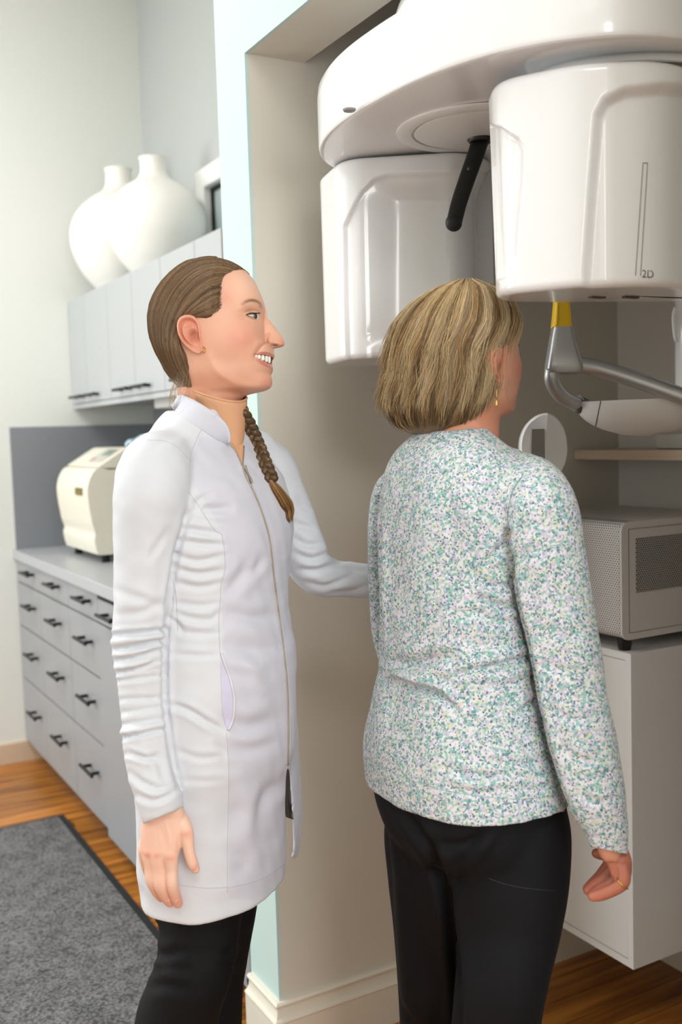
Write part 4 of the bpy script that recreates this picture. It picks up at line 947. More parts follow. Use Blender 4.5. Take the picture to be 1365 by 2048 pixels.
near_arm = (trim(np.array(near_arm[0]), (281, 1652), (373, 1613), (255, 1560, 400, 1760), 1.7), near_arm[1])
far_arm = limb([(515, 905, 1.78, 44), (540, 945, 1.80, 56), (560, 990, 1.81, 52), (585, 1050, 1.82, 49), (607, 1105, 1.82, 47), (628, 1140, 1.83, 43), (655, 1155, 1.845, 39), (700, 1159, 1.87, 36), (742, 1162, 1.885, 35), (790, 1166, 1.90, 31)], 60, 0.95)
flapP = []
for y, x0, x1 in ((1380, 574, 592), (1440, 575, 594), (1500, 577, 598), (1550, 579, 603), (1600, 583, 606), (1650, 586, 605), (1690, 588, 602), (1716, 584, 594)):
    d0, d1 = 1.70, 1.80
    ax = [at(x0, y, d0), at((x0 * 0.35 + x1 * 0.65), y, d0 + 0.04), at(x1, y, d1 - 0.01), at(x1 - 3, y, d1 + 0.01), at((x0 * 0.35 + x1 * 0.65) - 4, y, d0 + 0.052), at(x0 - 1, y, d0 + 0.012)]
    flapP.append(spline(ax, 30, True))
V, Fc = fuse([trunk, near_arm, far_arm, loft(flapP)], 0.0036, 7, 0.5)
folds = []
def fo(pts, w, a): folds.append((pts, w, a))
# elbow gathers of the hanging sleeve
for y0, y1, a, w in ((1268, 1262, -6.5, 4.5), (1296, 1284, -4.5, 4), (1318, 1300, -4.2, 4), (1343, 1322, -4.0, 4), (1360, 1352, -2.6, 4), (1398, 1396, -2.0, 4), (1424, 1416, -1.8, 4), (1448, 1440, -2.2, 4), (1474, 1462, -5.0, 4), (1508, 1520, -2.0, 5)):
    fo([(222, y0 + 4), (250, y0), (285, (y0 + y1) / 2), (312, y1), (332, y1 - 4)], w, a / 1000)
for y0, a in ((1282, 3.2), (1332, 3.0), (1308, 2.0), (1462, 2.5)): fo([(222, y0 + 3), (255, y0), (300, y0 - 8), (330, y0 - 14)], 7, a / 1000)
fo([(262, 1545), (285, 1565), (318, 1578), (340, 1572)], 6, -0.003); fo([(275, 1590), (305, 1602), (335, 1592), (352, 1578)], 6, -0.003); fo([(300, 1500), (320, 1530), (328, 1560)], 7, -0.002); fo([(255, 1500), (290, 1518), (322, 1508)], 5, -0.0025)
fo([(232, 1180), (275, 1195), (320, 1210)], 8, -0.0015); fo([(238, 1228), (280, 1225), (325, 1205)], 8, -0.002); fo([(300, 1115), (318, 1090), (335, 1060)], 7, -0.0015)
# boundary of sleeve and body, armpit fan
fo([(376, 1022), (366, 1060), (352, 1110), (342, 1165), (334, 1225), (330, 1290), (329, 1380), (334, 1440), (345, 1520), (358, 1575)], 6, -0.006)
for pts, a in (([(368, 1058), (400, 1062), (440, 1068)], -3.5), ([(362, 1082), (400, 1088), (445, 1090)], -3.0), ([(352, 1110), (395, 1122), (448, 1112)], -3.2), ([(346, 1135), (395, 1148), (445, 1142)], -3.0), ([(345, 1165), (400, 1175), (445, 1165)], -2.4), ([(380, 1010), (400, 1000), (420, 990)], -2.5),
               ([(370, 1040), (388, 1022), (398, 1000)], -2.5), ([(340, 1235), (352, 1245), (365, 1262)], -3.5), ([(345, 1222), (375, 1235), (420, 1240), (438, 1225)], -2.4), ([(350, 1205), (400, 1212), (440, 1206)], -2.0), ([(352, 1262), (400, 1268), (440, 1266)], -2.2), ([(345, 1308), (400, 1312), (440, 1310)], -2.0),
               ([(335, 1408), (375, 1420), (415, 1444), (448, 1462)], -4.0), ([(430, 1490), (446, 1500), (452, 1515)], -2.0), ([(350, 1500), (400, 1516), (446, 1510)], -1.5), ([(352, 1560), (400, 1562), (450, 1560)], -1.2)): fo(pts, 6, a / 1000)
# soft folds of the front panels
for pts, w, a in (([(398, 1016), (425, 1019), (458, 1018)], 8, -4), ([(455, 1180), (478, 1160), (500, 1125)], 12, -3.5), ([(505, 1150), (518, 1130), (525, 1112)], 8, -2.5), ([(450, 1220), (500, 1235), (545, 1232)], 12, -3), ([(455, 1320), (500, 1335), (545, 1352)], 14, 3), ([(470, 1290), (510, 1300), (555, 1296)], 14, -3),
                   ([(455, 1445), (500, 1455), (555, 1440)], 16, -4.5), ([(452, 1490), (500, 1498), (560, 1478)], 14, -3), ([(500, 1345), (518, 1372), (535, 1395)], 14, 3), ([(565, 1560), (535, 1590), (515, 1640)], 12, -4), ([(480, 1560), (500, 1620), (485, 1700)], 20, 3), ([(470, 1700), (490, 1725), (480, 1740)], 14, -3),
                   ([(395, 960), (430, 950), (470, 948)], 14, -2.5), ([(520, 1040), (540, 1075), (548, 1110)], 12, -1.5), ([(300, 900), (330, 880), (372, 862)], 9, -1.2)): fo(pts, w, a / 1000)
# far sleeve
for pts, a in (([(588, 1045), (605, 1052), (625, 1058)], -3), ([(590, 1078), (615, 1090), (640, 1088)], -3.5), ([(592, 1108), (625, 1118), (658, 1106)], -4), ([(598, 1140), (640, 1140), (690, 1120)], -3.5), ([(615, 1165), (655, 1172), (705, 1150)], -3), ([(660, 1186), (700, 1184), (738, 1170)], -2.5), ([(596, 1000), (604, 1012), (618, 1018)], -2), ([(690, 1130), (715, 1140), (740, 1142)], -2)): fo(pts, 6, a / 1000)
V, Nn = sculpt(V, Fc, [(p_, w_, 1.35 * a_) for p_, w_, a_ in folds])
V = V + Nn * (0.0012 * vnoise(V, 9, 5) + 0.0006 * vnoise(V, 22, 6))[:, None]
Q = project(V)
# cuff of the near sleeve ends on a slant
front = [(480, 880), (500, 880), (520, 940), (560, 985), (590, 1005), (592, 1120), (612, 1300), (612, 1800), (456, 1800), (455, 1460), (445, 1330), (442, 1200), (449, 1100), (440, 1060), (412, 1010), (380, 960), (382, 920), (398, 870), (440, 880)]
sd = poly_sdf(Q, front); C = np.tile(s2l((211, 214, 221)), (len(V), 1)); fcol = s2l((206, 206, 218)); w = smooth01(-sd / 4)[:, None] * (Q[:, 2] < 1.745)[:, None]
C = C * (1 - w) + fcol * w
face, FcH, CH = None, None, None
F0 = head_map(at(*HO, DH), RIGHT, UP, FWD)
# ---- hands
HD = 1.492
palm = []
for y, l, r, d, t in ((1585, 290, 352, HD - 0.004, .02), (1612, 290, 366, HD - 0.004, .018), (1632, 285, 371, HD, .0165), (1655, 282, 374, HD, .0155), (1680, 281, 370, HD, .015), (1700, 282, 362, HD, .0145), (1715, 287, 357, HD + .002, .0125)):
    c = at((l + r) / 2, y, d + t * 0.6); w_ = (r - l) / 2 * d / F_PX; a_ = np.linspace(0, 2 * math.pi, 30, endpoint=False)
    ca, sa = np.cos(a_), np.sin(a_); palm.append(c + np.outer(w_ * np.sign(ca) * np.abs(ca) ** 0.75, RIGHT) + np.outer(t * np.sign(sa) * np.abs(sa) ** 0.8, FWD))
fing = [loft(palm),
        limb([(336, 1690, HD + .012, 14), (341, 1712, HD + .004, 15), (343, 1740, HD + .006, 13), (344, 1768, HD + .006, 13), (350, 1790, HD + .014, 12), (356, 1806, HD + .022, 10.5)], 24, nseg=18),
        limb([(312, 1690, HD + .012, 13), (313, 1708, HD + .004, 14.5), (317, 1740, HD + .007, 12.8), (320, 1768, HD + .008, 12.8), (330, 1790, HD + .018, 12), (340, 1804, HD + .027, 10.5)], 24, nseg=18),
        limb([(296, 1688, HD + .014, 12), (297, 1708, HD + .008, 13), (300, 1735, HD + .012, 11.8), (303, 1760, HD + .014, 11.8), (314, 1782, HD + .026, 11), (323, 1794, HD + .034, 10)], 24, nseg=18),
        limb([(289, 1682, HD + .016, 10), (287, 1699, HD + .014, 11), (289, 1720, HD + .022, 10), (294, 1738, HD + .03, 9.5), (303, 1756, HD + .044, 9), (311, 1768, HD + .052, 8.5)], 24, nseg=18),
        limb([(352, 1632, HD + .014, 20), (366, 1650, HD + .010, 17), (374, 1668, HD + .006, 14.5), (377, 1690, HD + .004, 11.8), (380, 1708, HD + .004, 11.5), (386, 1727, HD + .006, 11.5), (391, 1738, HD + .008, 9.5)], 30, nseg=18)]
hv, hf = fuse(fing, 0.0015, 5, 0.5)
kn = [((341, 1714), 8, .0016), ((313, 1710), 7, .0015), ((296, 1709), 6, .001), ((374, 1668), 7, .001)]
hv, hn = sculpt(hv, hf, [([(318, 1650), (327, 1675), (331, 1700)], 5, -.0007), ([(330, 1640), (338, 1670), (340, 1700)], 3, .0006), ([(305, 1650), (310, 1675), (312, 1700)], 3, .0006), ([(359, 1672), (357, 1690), (358, 1706)], 4, -.0016)])
Qh = project(hv); hc = skin_cols(hv, (238, 198, 178), (230, 172, 150))
for (x, y), r, b in kn:
    g = np.exp(-(((Qh[:, 0] - x) / r) ** 2 + ((Qh[:, 1] - y) / r) ** 2)); hv = hv + hn * (g * b)[:, None]; hc = hc * (1 - 0.55 * g[:, None]) + s2l((222, 128, 108)) * 0.55 * g[:, None]
g = smooth01((Qh[:, 1] - 1755) / 50)[:, None] * 0.5; hc = hc * (1 - g) + s2l((222, 156, 134)) * g
# far hand resting beyond the patient
FD = 1.915
fh = fuse([limb([(780, 1166, 1.90, 22), (812, 1168, 1.91, 27), (840, 1172, 1.915, 27)], 12, 0.5)] + [limb([(838, 1152 + 13 * i, FD, 11), (868, 1154 + 13 * i, FD, 10), (890, 1160 + 12 * i, FD + .01, 9)], 12, nseg=14) for i in range(4)] + [limb([(815, 1150, 1.905, 12), (838, 1134, 1.90, 10), (858, 1126, 1.90, 9)], 12, nseg=14)], 0.002, 3)
# ---- limbs and trunk under the clothes, down to the feet
LEGN = [(400, 1700, 1.645, 80), (402, 1800, 1.635, 84), (397, 1880, 1.63, 80), (388, 1940, 1.62, 78), (366, 2000, 1.63, 80), (352, 2060, 1.64, 84), (345, 2200, 1.66, 84), (338, 2400, 1.68, 88)]
LEGF = [(452, 1700, 1.73, 70), (452, 1800, 1.735, 64), (446, 1870, 1.74, 58), (440, 1920, 1.75, 55), (425, 1980, 1.76, 62), (418, 2060, 1.77, 66), (412, 2200, 1.78, 68), (405, 2320, 1.80, 70)]
def thin(pts, k): return [(x, y, d, r * k) for x, y, d, r in pts]
under = fuse([loft([(np.array(r) - np.mean(r, 0)) * 0.82 + np.mean(r, 0) for r in rt[::6]]), limb([(420, 800, 1.66, 48), (405, 880, 1.66, 55)], 10), limb(thin([(348, 905, 1.575, 52), (303, 985, DA, 76), (284, 1200, DA, 57), (282, 1350, DA, 48), (302, 1540, DA - .015, 45), (326, 1625, DA - .01, 40)], 0.7), 40, 0.9),
              limb(thin([(515, 905, 1.78, 44), (560, 990, 1.81, 52), (607, 1105, 1.82, 47), (655, 1155, 1.845, 39), (790, 1166, 1.90, 31)], 0.7), 40), limb(thin(LEGN, 0.75), 40), limb(thin(LEGF, 0.75), 40)], 0.012, 2)
hm = head_mesh(F0)
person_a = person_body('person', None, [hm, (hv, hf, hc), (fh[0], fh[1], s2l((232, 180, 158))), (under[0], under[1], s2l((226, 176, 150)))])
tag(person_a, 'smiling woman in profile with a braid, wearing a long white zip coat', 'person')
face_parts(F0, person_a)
coat = obj('coat', V, Fc, M_coat, person_a, smooth=180); setcol(coat.data, C)
bc = bvh_of(coat)
# nails of the near hand
bh = BVHTree.FromPolygons([tuple(p_) for p_ in hv], hf)
for x, y, rx, ry, ang in ((390, 1734, 4.6, 7.5, -0.25), (353.5, 1804, 4.2, 6, -0.3), (337, 1803, 3.8, 5, -0.35)):
    p_, n_ = hit(bh, x, y, 0.0)
    if p_ is None: continue
    e1 = UP * math.cos(ang) + RIGHT * math.sin(-ang); e1 -= n_ * (e1 @ n_); e1 /= np.linalg.norm(e1); e2 = np.cross(n_, e1); s_ = HD / F_PX
    obj('fingernail', *sphere(p_, (rx * s_, ry * s_, 0.0007), 16, 8, np.array([e2, e1, n_])), M_nail, person_a, smooth=180)
# ---- zip, seams, pocket
zipx = [(487, 893), (486, 915), (485, 930), (492, 955), (501, 972), (514, 1000), (527, 1035), (537, 1070), (543, 1110), (547, 1150), (553, 1195), (559, 1240), (566, 1290), (571, 1335), (575, 1385), (576, 1440), (576, 1490), (575.5, 1530)]
zp = stitched(bc, zipx, 'zip', 0.0017, M_zip, coat, 120, 0.0006)
for k, (dx, sx) in enumerate(((-5, 0), (5, 0))): stitched(bc, [(x + dx, y) for x, y in zipx[3:]], 'zip_stitching', 0.0005, M_seamw, coat, 90, 0.0001)
stitched(bc, [(462, 886), (470, 900), (478, 917), (484, 932)], 'zip_side', 0.0014, M_zip, coat, 20, 0.0006)
q0, _ = hit(bc, 487, 934, 0.003); q1, _ = hit(bc, 501, 968, 0.004)
obj('zip_pull', *tube(np.linspace(q0, q1, 8), [0.0030, 0.0026, 0.0018, 0.0018, 0.0018, 0.0022, 0.0024, 0.0018], 8, 0.5), mat('zip_metal', (170, 164, 152), 0.25, 0.9), coat, smooth=60)
for px in ([(404, 857), (393, 880), (381, 915), (379, 960), (378, 985)], [(378, 985), (396, 1010), (412, 1035), (430, 1060), (444, 1068)], [(444, 1068), (449, 1100), (450, 1140), (443, 1165), (441, 1200), (438, 1240), (440, 1300), (442, 1312)],
           [(453, 1465), (456, 1500), (458, 1560), (456, 1640), (455, 1700), (455, 1785)], [(295, 880), (330, 882), (355, 895), (372, 912), (382, 922)], [(346, 1160), (352, 1190), (354, 1222), (356, 1262)], [(455, 1775), (490, 1769), (530, 1755), (567, 1730)], [(300, 1752), (350, 1768), (410, 1776), (455, 1775)]):
    stitched(bc, px, 'seam', 0.00055, M_seamw, coat, 50, -0.0001)
# open welt pocket: the front edge stands away from a pale lining
pk = np.array([(443, 1308), (447, 1325), (456, 1352), (464, 1385), (467, 1412), (464, 1437), (456, 1458), (450, 1448), (445, 1420), (443, 1380), (442, 1340)], float)
def patch(bv, poly, out, name, m, parent, nr=8, dome=0.0):
    S = spline(poly, 40, True); c = S.mean(0); V = []; 
    for r in np.linspace(1, 0.0, nr):
        for s in c + (S - c) * max(r, 0.02):
            p_, n_ = hit(bv, s[0], s[1], out + dome * (1 - r)); V.append(p_ if p_ is not None else V[-1])
    Fc = grid_faces(nr, 40); return obj(name, V, Fc, m, parent, smooth=180)
patch(bc, pk, 0.0008, 'pocket_lining', mat('pocket_lining_cloth', (206, 204, 226), 0.8), coat)
stitched(bc, [(443, 1306), (449, 1326), (458, 1352), (466, 1385), (468, 1412), (465, 1437), (456, 1460)], 'pocket_edge', 0.0022, mat('coat_edge_cloth', (218, 216, 226), 0.7), coat, 40, 0.002)
# dark patch laid on the coat: painted shade in the front slit
patch(bc, [(574, 1538), (578, 1545), (582, 1590), (586, 1640), (580, 1638), (571, 1632), (571, 1580)], 0.001, 'slit_shade', mat('coat_inside_shadow', (70, 64, 60), 0.9), coat)
# ---- collar and roll-neck
top = spline([(458, 886, 1.590), (461, 870, 1.588), (456, 853, 1.584), (441, 835, 1.580), (418, 818, 1.578), (392, 802, 1.586), (369, 791, 1.612), (358, 784, 1.66), (372, 782, 1.72), (410, 790, 1.745), (450, 808, 1.742), (478, 826, 1.725), (487, 836, 1.71), (490, 850, 1.70), (492, 885, 1.69)], 70)
bot = spline([(457, 890, 1.590), (453, 889, 1.589), (444, 885, 1.586), (430, 879, 1.582), (402, 862, 1.572), (372, 843, 1.583), (352, 824, 1.618), (345, 812, 1.66), (360, 812, 1.72), (405, 826, 1.765), (455, 850, 1.765), (484, 872, 1.74), (490, 884, 1.715), (491, 890, 1.70), (492, 894, 1.69)], 70)
for i in range(40):
    p_, n_ = hit(bc, bot[i, 0], bot[i, 1], 0.0)
    if p_ is not None: bot[i, 2] = np.clip(project(p_[None])[0, 2] + 0.003, 1.55, 1.68)
rows_ = []
for t in np.linspace(0, 1, 8):
    S = top * (1 - t) + bot * t; bulge = 0.004 * math.sin(t * math.pi)
    rows_.append([at(x, y, d) for x, y, d in S])
o = obj('collar', *loft(rows_, closed=False, caps=False), mat('coat_collar_cloth', (208, 209, 220), 0.7, bump=(300, 0.06, 0.0006)), coat, smooth=180)
md = o.modifiers.new('thick', 'SOLIDIFY'); md.thickness = 0.0028; md.offset = 0
tops = spline([(361, 770, 1.66), (400, 786, 1.598), (430, 796, 1.597), (458, 802, 1.607), (482, 803, 1.63), (494, 796, 1.66), (480, 786, 1.70), (430, 772, 1.722), (385, 764, 1.71)], 60, True)
bots = spline([(358, 812, 1.665), (397, 832, 1.62), (425, 852, 1.617), (455, 882, 1.617), (476, 905, 1.628), (486, 892, 1.66), (480, 866, 1.715), (430, 835, 1.735), (380, 815, 1.72)], 60, True)
rows_ = [[at(x, y, d) for x, y, d in tops * (1 - t) + bots * t] for t in np.linspace(0, 1, 10)]
inner = [[tuple(np.array(p_) * 0.94 + np.mean(rows_[0], 0) * 0.06 - UP * 0.004) for p_ in rows_[0]]]
o = obj('roll_neck', *loft(inner + rows_, caps=False), M_knit, person_a, smooth=180)
md = o.modifiers.new('thick', 'SOLIDIFY'); md.thickness = 0.0015; md.offset = -1
rim_ = np.array(rows_[0] + [rows_[0][0]]); obj('neck_rim', *tube(rim_, 0.0019, 8), M_knit, o, smooth=180)
patch(bc, [(458, 886), (472, 884), (486, 888), (487, 905), (485, 928), (480, 922), (470, 903)], 0.0012, 'roll_neck_front', M_knit, person_a)
# ---- trousers and shoes
zs = np.linspace(z_of(1640, 1.66), z_of(1800, 1.66), 14)
hips = body_rings(zs, 1.66, [(1600, 300), (1760, 302), (1900, 304)], [(1600, 540), (1760, 512), (1900, 500)], 1.15, PHI)
V, Fc = fuse([loft(hips), limb(LEGN, 60, 1.0), limb(LEGF, 60, 1.0)], 0.006, 4)
V, Nn = sculpt(V, Fc, [([(302, 1905), (330, 1912), (365, 1905)], 10, -.006), ([(300, 1945), (340, 1935), (380, 1942)], 10, -.004), ([(290, 1975), (330, 1970), (375, 1982)], 12, -.004), ([(470, 1880), (462, 1900), (450, 1906)], 7, -.006), ([(475, 1925), (462, 1930), (446, 1926)], 7, -.004), ([(400, 1800), (392, 1900), (372, 2000)], 6, .0012)])
tr_ = obj('trousers', V, Fc, M_trous, person_a, smooth=180)
def shoe(heel, toe, m, parent):
    heel = np.array([heel[0], heel[1], 0.0]); toe = np.array([toe[0], toe[1], 0.0]); d = toe - heel; Ln = np.linalg.norm(d); d /= Ln; s_ = np.array([-d[1], d[0], 0]); rings = []
    for t, w, h in ((0.0, .022, .05), (0.06, .03, .062), (0.25, .032, .065), (0.5, .036, .058), (0.75, .044, .04), (0.92, .036, .03), (1.0, .016, .02)):
        a_ = np.linspace(0, 2 * math.pi, 20, endpoint=False); y = w * np.cos(a_); z = np.where(np.sin(a_) > 0, h * np.sin(a_), 0) + 0.001
        rings.append(heel + d * Ln * t + np.outer(y, s_) + np.outer(z, ZH))
    return obj('shoe', *loft(rings), m, parent, smooth=60)
M_shoe = mat('black_shoe_leather', (20, 20, 22), 0.4)
for leg in (LEGN, LEGF):
    e = at(*leg[-1][:3]); shoe(e[:2] - UH[:2] * 0.05, e[:2] + UH[:2] * 0.20, M_shoe, person_a)
# ---- hair: combed back over the ear, gathered low, braid over the far shoulder
hairL = table([(516, 428), (518, 408), (522, 392), (531, 367), (542, 352), (554.5, 338), (570, 324), (583.8, 314.5), (598, 307), (613, 301), (636.5, 297), (650, 297.3), (665.8, 298.4), (680, 301.5), (692, 305.7), (704, 310.5), (712.7, 314.5), (724.4, 321.8), (742, 329), (759.6, 341), (768.4, 350), (780, 360)])
hairR = table([(516, 440), (519, 452), (525, 468), (532, 480), (540, 491), (545, 497), (549, 500), (552, 492), (555, 480), (559, 467), (566, 456), (575, 451), (587, 449), (607, 451.5), (622, 452), (632, 449), (640, 446), (648, 441), (654, 434), (658, 424), (661, 402), (665, 384), (670, 375), (677, 372.5), (690, 375), (701, 380), (719, 389), (742, 396), (766, 393), (780, 388)])
def own_B(px, py):
    l, r = hairL(py), np.maximum(prof_R(py), 432) + 1; x = np.clip((px - l) / (r - l), 0, 1); xm = xmf(py); t = np.where(x < xm, (xm - x) / xm, (x - xm) / (1 - xm)); p = np.where(x < xm, 2.2, pfr(py))
    w = wid(np.maximum(py, 526)) + 0.0075; w = w * np.clip((py - 514.5) / 14, 0.12, 1) ** 0.5
    w = w * (1 - 0.45 * smooth01((py - 715) / 65))
    return w * np.maximum(1 - t ** p, 0) ** (1 / p)
HLINE = [(503, 552), (496, 551), (484, 554), (469, 558), (456, 566), (449.5, 587), (452, 607), (452, 622), (446, 640), (437.5, 654), (426, 658.5), (408, 657), (391, 658), (373, 668), (372, 677.5), (379, 701), (388, 719), (395, 742), (391, 778)]
def hair_B(px, py):
    sh = np.shape(px); px = np.asarray(px, float); py = np.asarray(py, float)
    hb = np.where((px > back_L(py)) & (py > 520.5), base_B(px, np.clip(py, 520.5, 860)), 0); ob = own_B(px, py)
    d = line_dist(np.c_[px.ravel(), py.ravel()], HLINE)[0].reshape(sh)
    return np.maximum(hb + 0.0006, hb + np.maximum(ob - hb, 0) * smooth01(d / 18) ** 0.8)
def shell_B(px, py):
    d = line_dist(np.c_[px.ravel(), py.ravel()], HLINE)[0].reshape(px.shape); return hair_B(px, py) - 0.0030 * (1 - smooth01(d / 9))
hrows = np.linspace(516.2, 779, 170)
X, Y, B = head_shell(hrows, hairL, hairR, hair_B, 60)
B[:, 59] = 0; V = F0(X, Y, B)
# open towards the face: keep the hairline edges on the skin
half = 60; Bn = shell_B(X[:, :half], Y[:, :half]); Bn[:, 0] = 0
near = F0(X[:, :half], Y[:, :half], -Bn).reshape(-1, 3); farS = F0(X[:, :half], Y[:, :half], Bn).reshape(-1, 3)
gf = [(i * half + j, i * half + j + 1, (i + 1) * half + j + 1, (i + 1) * half + j) for i in range(len(hrows) - 1) for j in range(half - 1)]
Vh = list(map(tuple, near)) + list(map(tuple, farS)); Fh = gf + [tuple(i + len(near) for i in q[::-1]) for q in gf]
hair = obj('hair', Vh, Fh, M_hair, person_a, smooth=180); setcol(hair.data, np.tile(s2l((96, 74, 53)), (len(Vh), 1)))
G = [[(482, 530), (445, 519), (402, 521), (367, 533), (338, 556), (316, 586), (302, 620), (299, 660), (308, 700), (326, 736), (350, 764), (372, 776)],
     [(496, 545), (462, 531), (420, 531), (383, 546), (352, 573), (330, 608), (317, 650), (320, 698), (338, 740), (362, 768), (380, 779)],
     [(476, 553), (445, 549), (408, 562), (376, 590), (352, 626), (337, 668), (338, 708), (353, 746), (374, 772), (384, 780)],
     [(458, 566), (432, 576), (402, 600), (378, 632), (361, 668), (354, 705), (363, 745), (381, 772), (387, 780)],
     [(451, 606), (431, 618), (406, 637), (386, 655), (370, 682), (365, 712), (374, 750), (386, 770), (390, 780)],
     [(449, 634), (431, 647), (408, 652), (390, 656), (374, 672), (371, 692), (378, 724), (387, 754), (391, 778)]]
Gs = np.array([spline(g, 30) for g in G])
def hair_set(n, seed, sgn, dz, jit=1.6):
    r = np.random.default_rng(seed); t = r.uniform(0, len(G) - 1.001, n); i = t.astype(int); f = (t - i)[:, None, None]
    P = Gs[i] * (1 - f) + Gs[i + 1] * f
    tt = np.linspace(0, 1, 30); st = r.uniform(0, 0.10, n)
    P = np.stack([np.stack([np.interp(np.clip(s0 + (1 - s0) * tt, 0, 1), tt, p_[:, k]) for k in (0, 1)], 1) for p_, s0 in zip(P, st)])
    P += (np.sin(tt * 6.28 * r.uniform(0.5, 1.6, n)[:, None] + r.uniform(0, 6.28, n)[:, None]) * jit * r.uniform(0.2, 1, n)[:, None])[..., None] * np.array([0.6, 0.8])
    P[:, :6, 0] += (r.exponential(1.6, n)[:, None] * np.linspace(1, 0, 6)[None]); P[..., 0] = np.clip(P[..., 0], hairL(P[..., 1]) + 0.4, np.maximum(hairR(P[..., 1]) + 4.5, hairL(P[..., 1]) + 1)); P[..., 0] = np.minimum(P[..., 0], prof_R(np.maximum(P[..., 1], 521)) - 0.5)
    Bh = hair_B(P[..., 0], P[..., 1]) + dz * r.uniform(0.1, 1, n)[:, None] * np.sin(np.clip(tt, 0.03, 0.97) * math.pi)[None] ** 0.5
    return F0(P[..., 0], P[..., 1], sgn * Bh), t
pal = np.array([s2l(c) for c in ((78, 58, 42), (104, 80, 58), (124, 98, 70), (142, 114, 82), (164, 134, 98), (184, 154, 116))])
CC, KK = [], []
for sgn, n, seed in ((-1, 4200, 1), (1, 800, 2)):
    c, t = hair_set(n, seed, sgn, 0.0022); r = np.random.default_rng(seed + 9)
    band = np.interp(t, np.linspace(0, 5, 44), r.normal(0, 1, 44)) + 0.6 * np.interp(t, np.linspace(0, 5, 150), r.normal(0, 1, 150)); ci = np.clip((2.4 + 0.75 * band + r.normal(0, 0.9, n)), 0, 5).astype(int)
    CC.append(c); KK.append(pal[ci] * r.uniform(0.85, 1.12, n)[:, None])
hs = strands('hair_strands', np.vstack(CC), np.random.default_rng(3).uniform(0.00022, 0.00042, 5000), np.vstack(KK), M_hair, hair)
hs['kind'] = 'stuff'
# loose wisps at the nape
ws = []; r = np.random.default_rng(12)
for k in range(36):
    x0, y0 = r.uniform(346, 388), r.uniform(745, 768); x1 = x0 * 0.55 + 150 + r.normal(0, 6); y1 = r.uniform(795, 838); d = r.uniform(1.60, 1.66)
    ws.append([at(x, y, d - 0.01 * math.sin(i / 15 * 3.1)) for i, (x, y) in enumerate(spline([(x0, y0), (x0 - 4 + r.normal(0, 3), y0 + 22), ((x0 + x1) / 2 - 4, (y0 + y1) / 2 + 8), (x1, y1)], 16))])
ws.append([at(x, y, 1.575) for x, y in spline([(372, 765), (345, 795), (338, 818), (348, 829), (362, 826), (372, 812)], 16)]); ws.append([at(x, y, 1.572) for x, y in spline([(402, 790), (425, 808), (436, 822), (432, 832), (418, 833)], 16)])
w_ = strands('loose_hair', ws, np.full(len(ws), 0.0002), np.tile(s2l((176, 142, 100)), (len(ws), 1)), M_hair, hair); w_['kind'] = 'stuff'
# braid
path = spline([(470, 800, 1.745), (484, 828, 1.745), (500, 858, 1.74), (515, 890, 1.73), (528, 922, 1.72), (540, 950, 1.715), (546, 962, 1.712)], 60)
def on_coat(x, y, d, lift):
    p_, n_ = hit(bc, x, y, 0.0)
    return at(x, y, d) if p_ is None else at(x, y, min(d, project(p_[None])[0, 2] - lift))
PW = np.array([on_coat(x, y, d, 0.012) for x, y, d in path]); PW[2:-2] = (PW[:-4] + PW[1:-3] + PW[2:-2] + PW[3:-1] + PW[4:]) / 5; tt = np.linspace(0, 1, 60); T = np.gradient(PW, axis=0); T /= np.linalg.norm(T, axis=1)[:, None]; S1 = np.cross(T, FWD); S1 /= np.linalg.norm(S1, axis=1)[:, None]
bst, bcol = [], []; r = np.random.default_rng(4); rad = np.interp(tt, [0, 0.3, 1], [0.0070, 0.0085, 0.0065])
wid_b = np.interp(tt, [0, 1], [0.0085, 0.007]); M_braid = M_hair
for k in range(3):
    ph = 2 * math.pi * (4.2 * tt + k / 3); ctr = PW + S1 * (wid_b * np.sin(ph))[:, None] - FWD * (0.007 * np.sin(2 * ph))[:, None]
    o = obj('braid_strand', *tube(ctr, rad * 0.78, 14), M_hair, hair, smooth=180); setcol(o.data, np.tile(s2l((88, 66, 42)), (len(o.data.vertices), 1)))
    for j in range(90):
        a_ = r.uniform(0, 6.28); tw = a_ + 2.0 * tt; bst.append((ctr + S1 * (rad * 0.80 * np.cos(tw))[:, None] - FWD * (rad * 0.80 * np.sin(tw))[:, None])[::3]); bcol.append(pal[r.integers(0, 6)] * np.array([1.0, 0.9, 0.72]))
TL = []
p_ = spline([(546, 962, 1.712), (556, 978, 1.705), (570, 1000, 1.70), (583, 1024, 1.70), (590, 1046, 1.72)], 20)
tail_c = np.array([on_coat(x - 4, y, d, 0.010) for x, y, d in p_]); tail_c[-4:] = [on_coat(x - 8, y, d, 0.012) for x, y, d in p_[-4:]]; tail_c[1:-1] = (tail_c[:-2] + tail_c[1:-1] + tail_c[2:]) / 3
for j in range(420):
    a_, q = r.uniform(0, 6.28), math.sqrt(r.uniform(0, 1)); ln_ = r.uniform(0.7, 1.0)
    p_ = spline([(546, 962, 1.712), (556, 978, 1.705), (570, 1000, 1.70), (583, 1024, 1.698), (590, 1046, 1.697)], 20)
    w_ = np.interp(np.linspace(0, 1, 20), [0, 0.2, 0.6, 1], [0.004, 0.0085, 0.0125, 0.004]) * q
    c = tail_c; t2 = np.gradient(c, axis=0); s2 = np.cross(t2, FWD); s2 /= np.linalg.norm(s2, axis=1)[:, None]
    c = c + s2 * (w_ * math.cos(a_))[:, None] - FWD * (w_ * 0.7 * math.sin(a_))[:, None]
    TL.append(np.stack([np.interp(np.linspace(0, ln_, 20), np.linspace(0, 1, 20), c[:, k]) for k in range(3)], 1)); bcol.append(pal[r.integers(0, 6)] * np.array([1.1, 0.93, 0.68]))
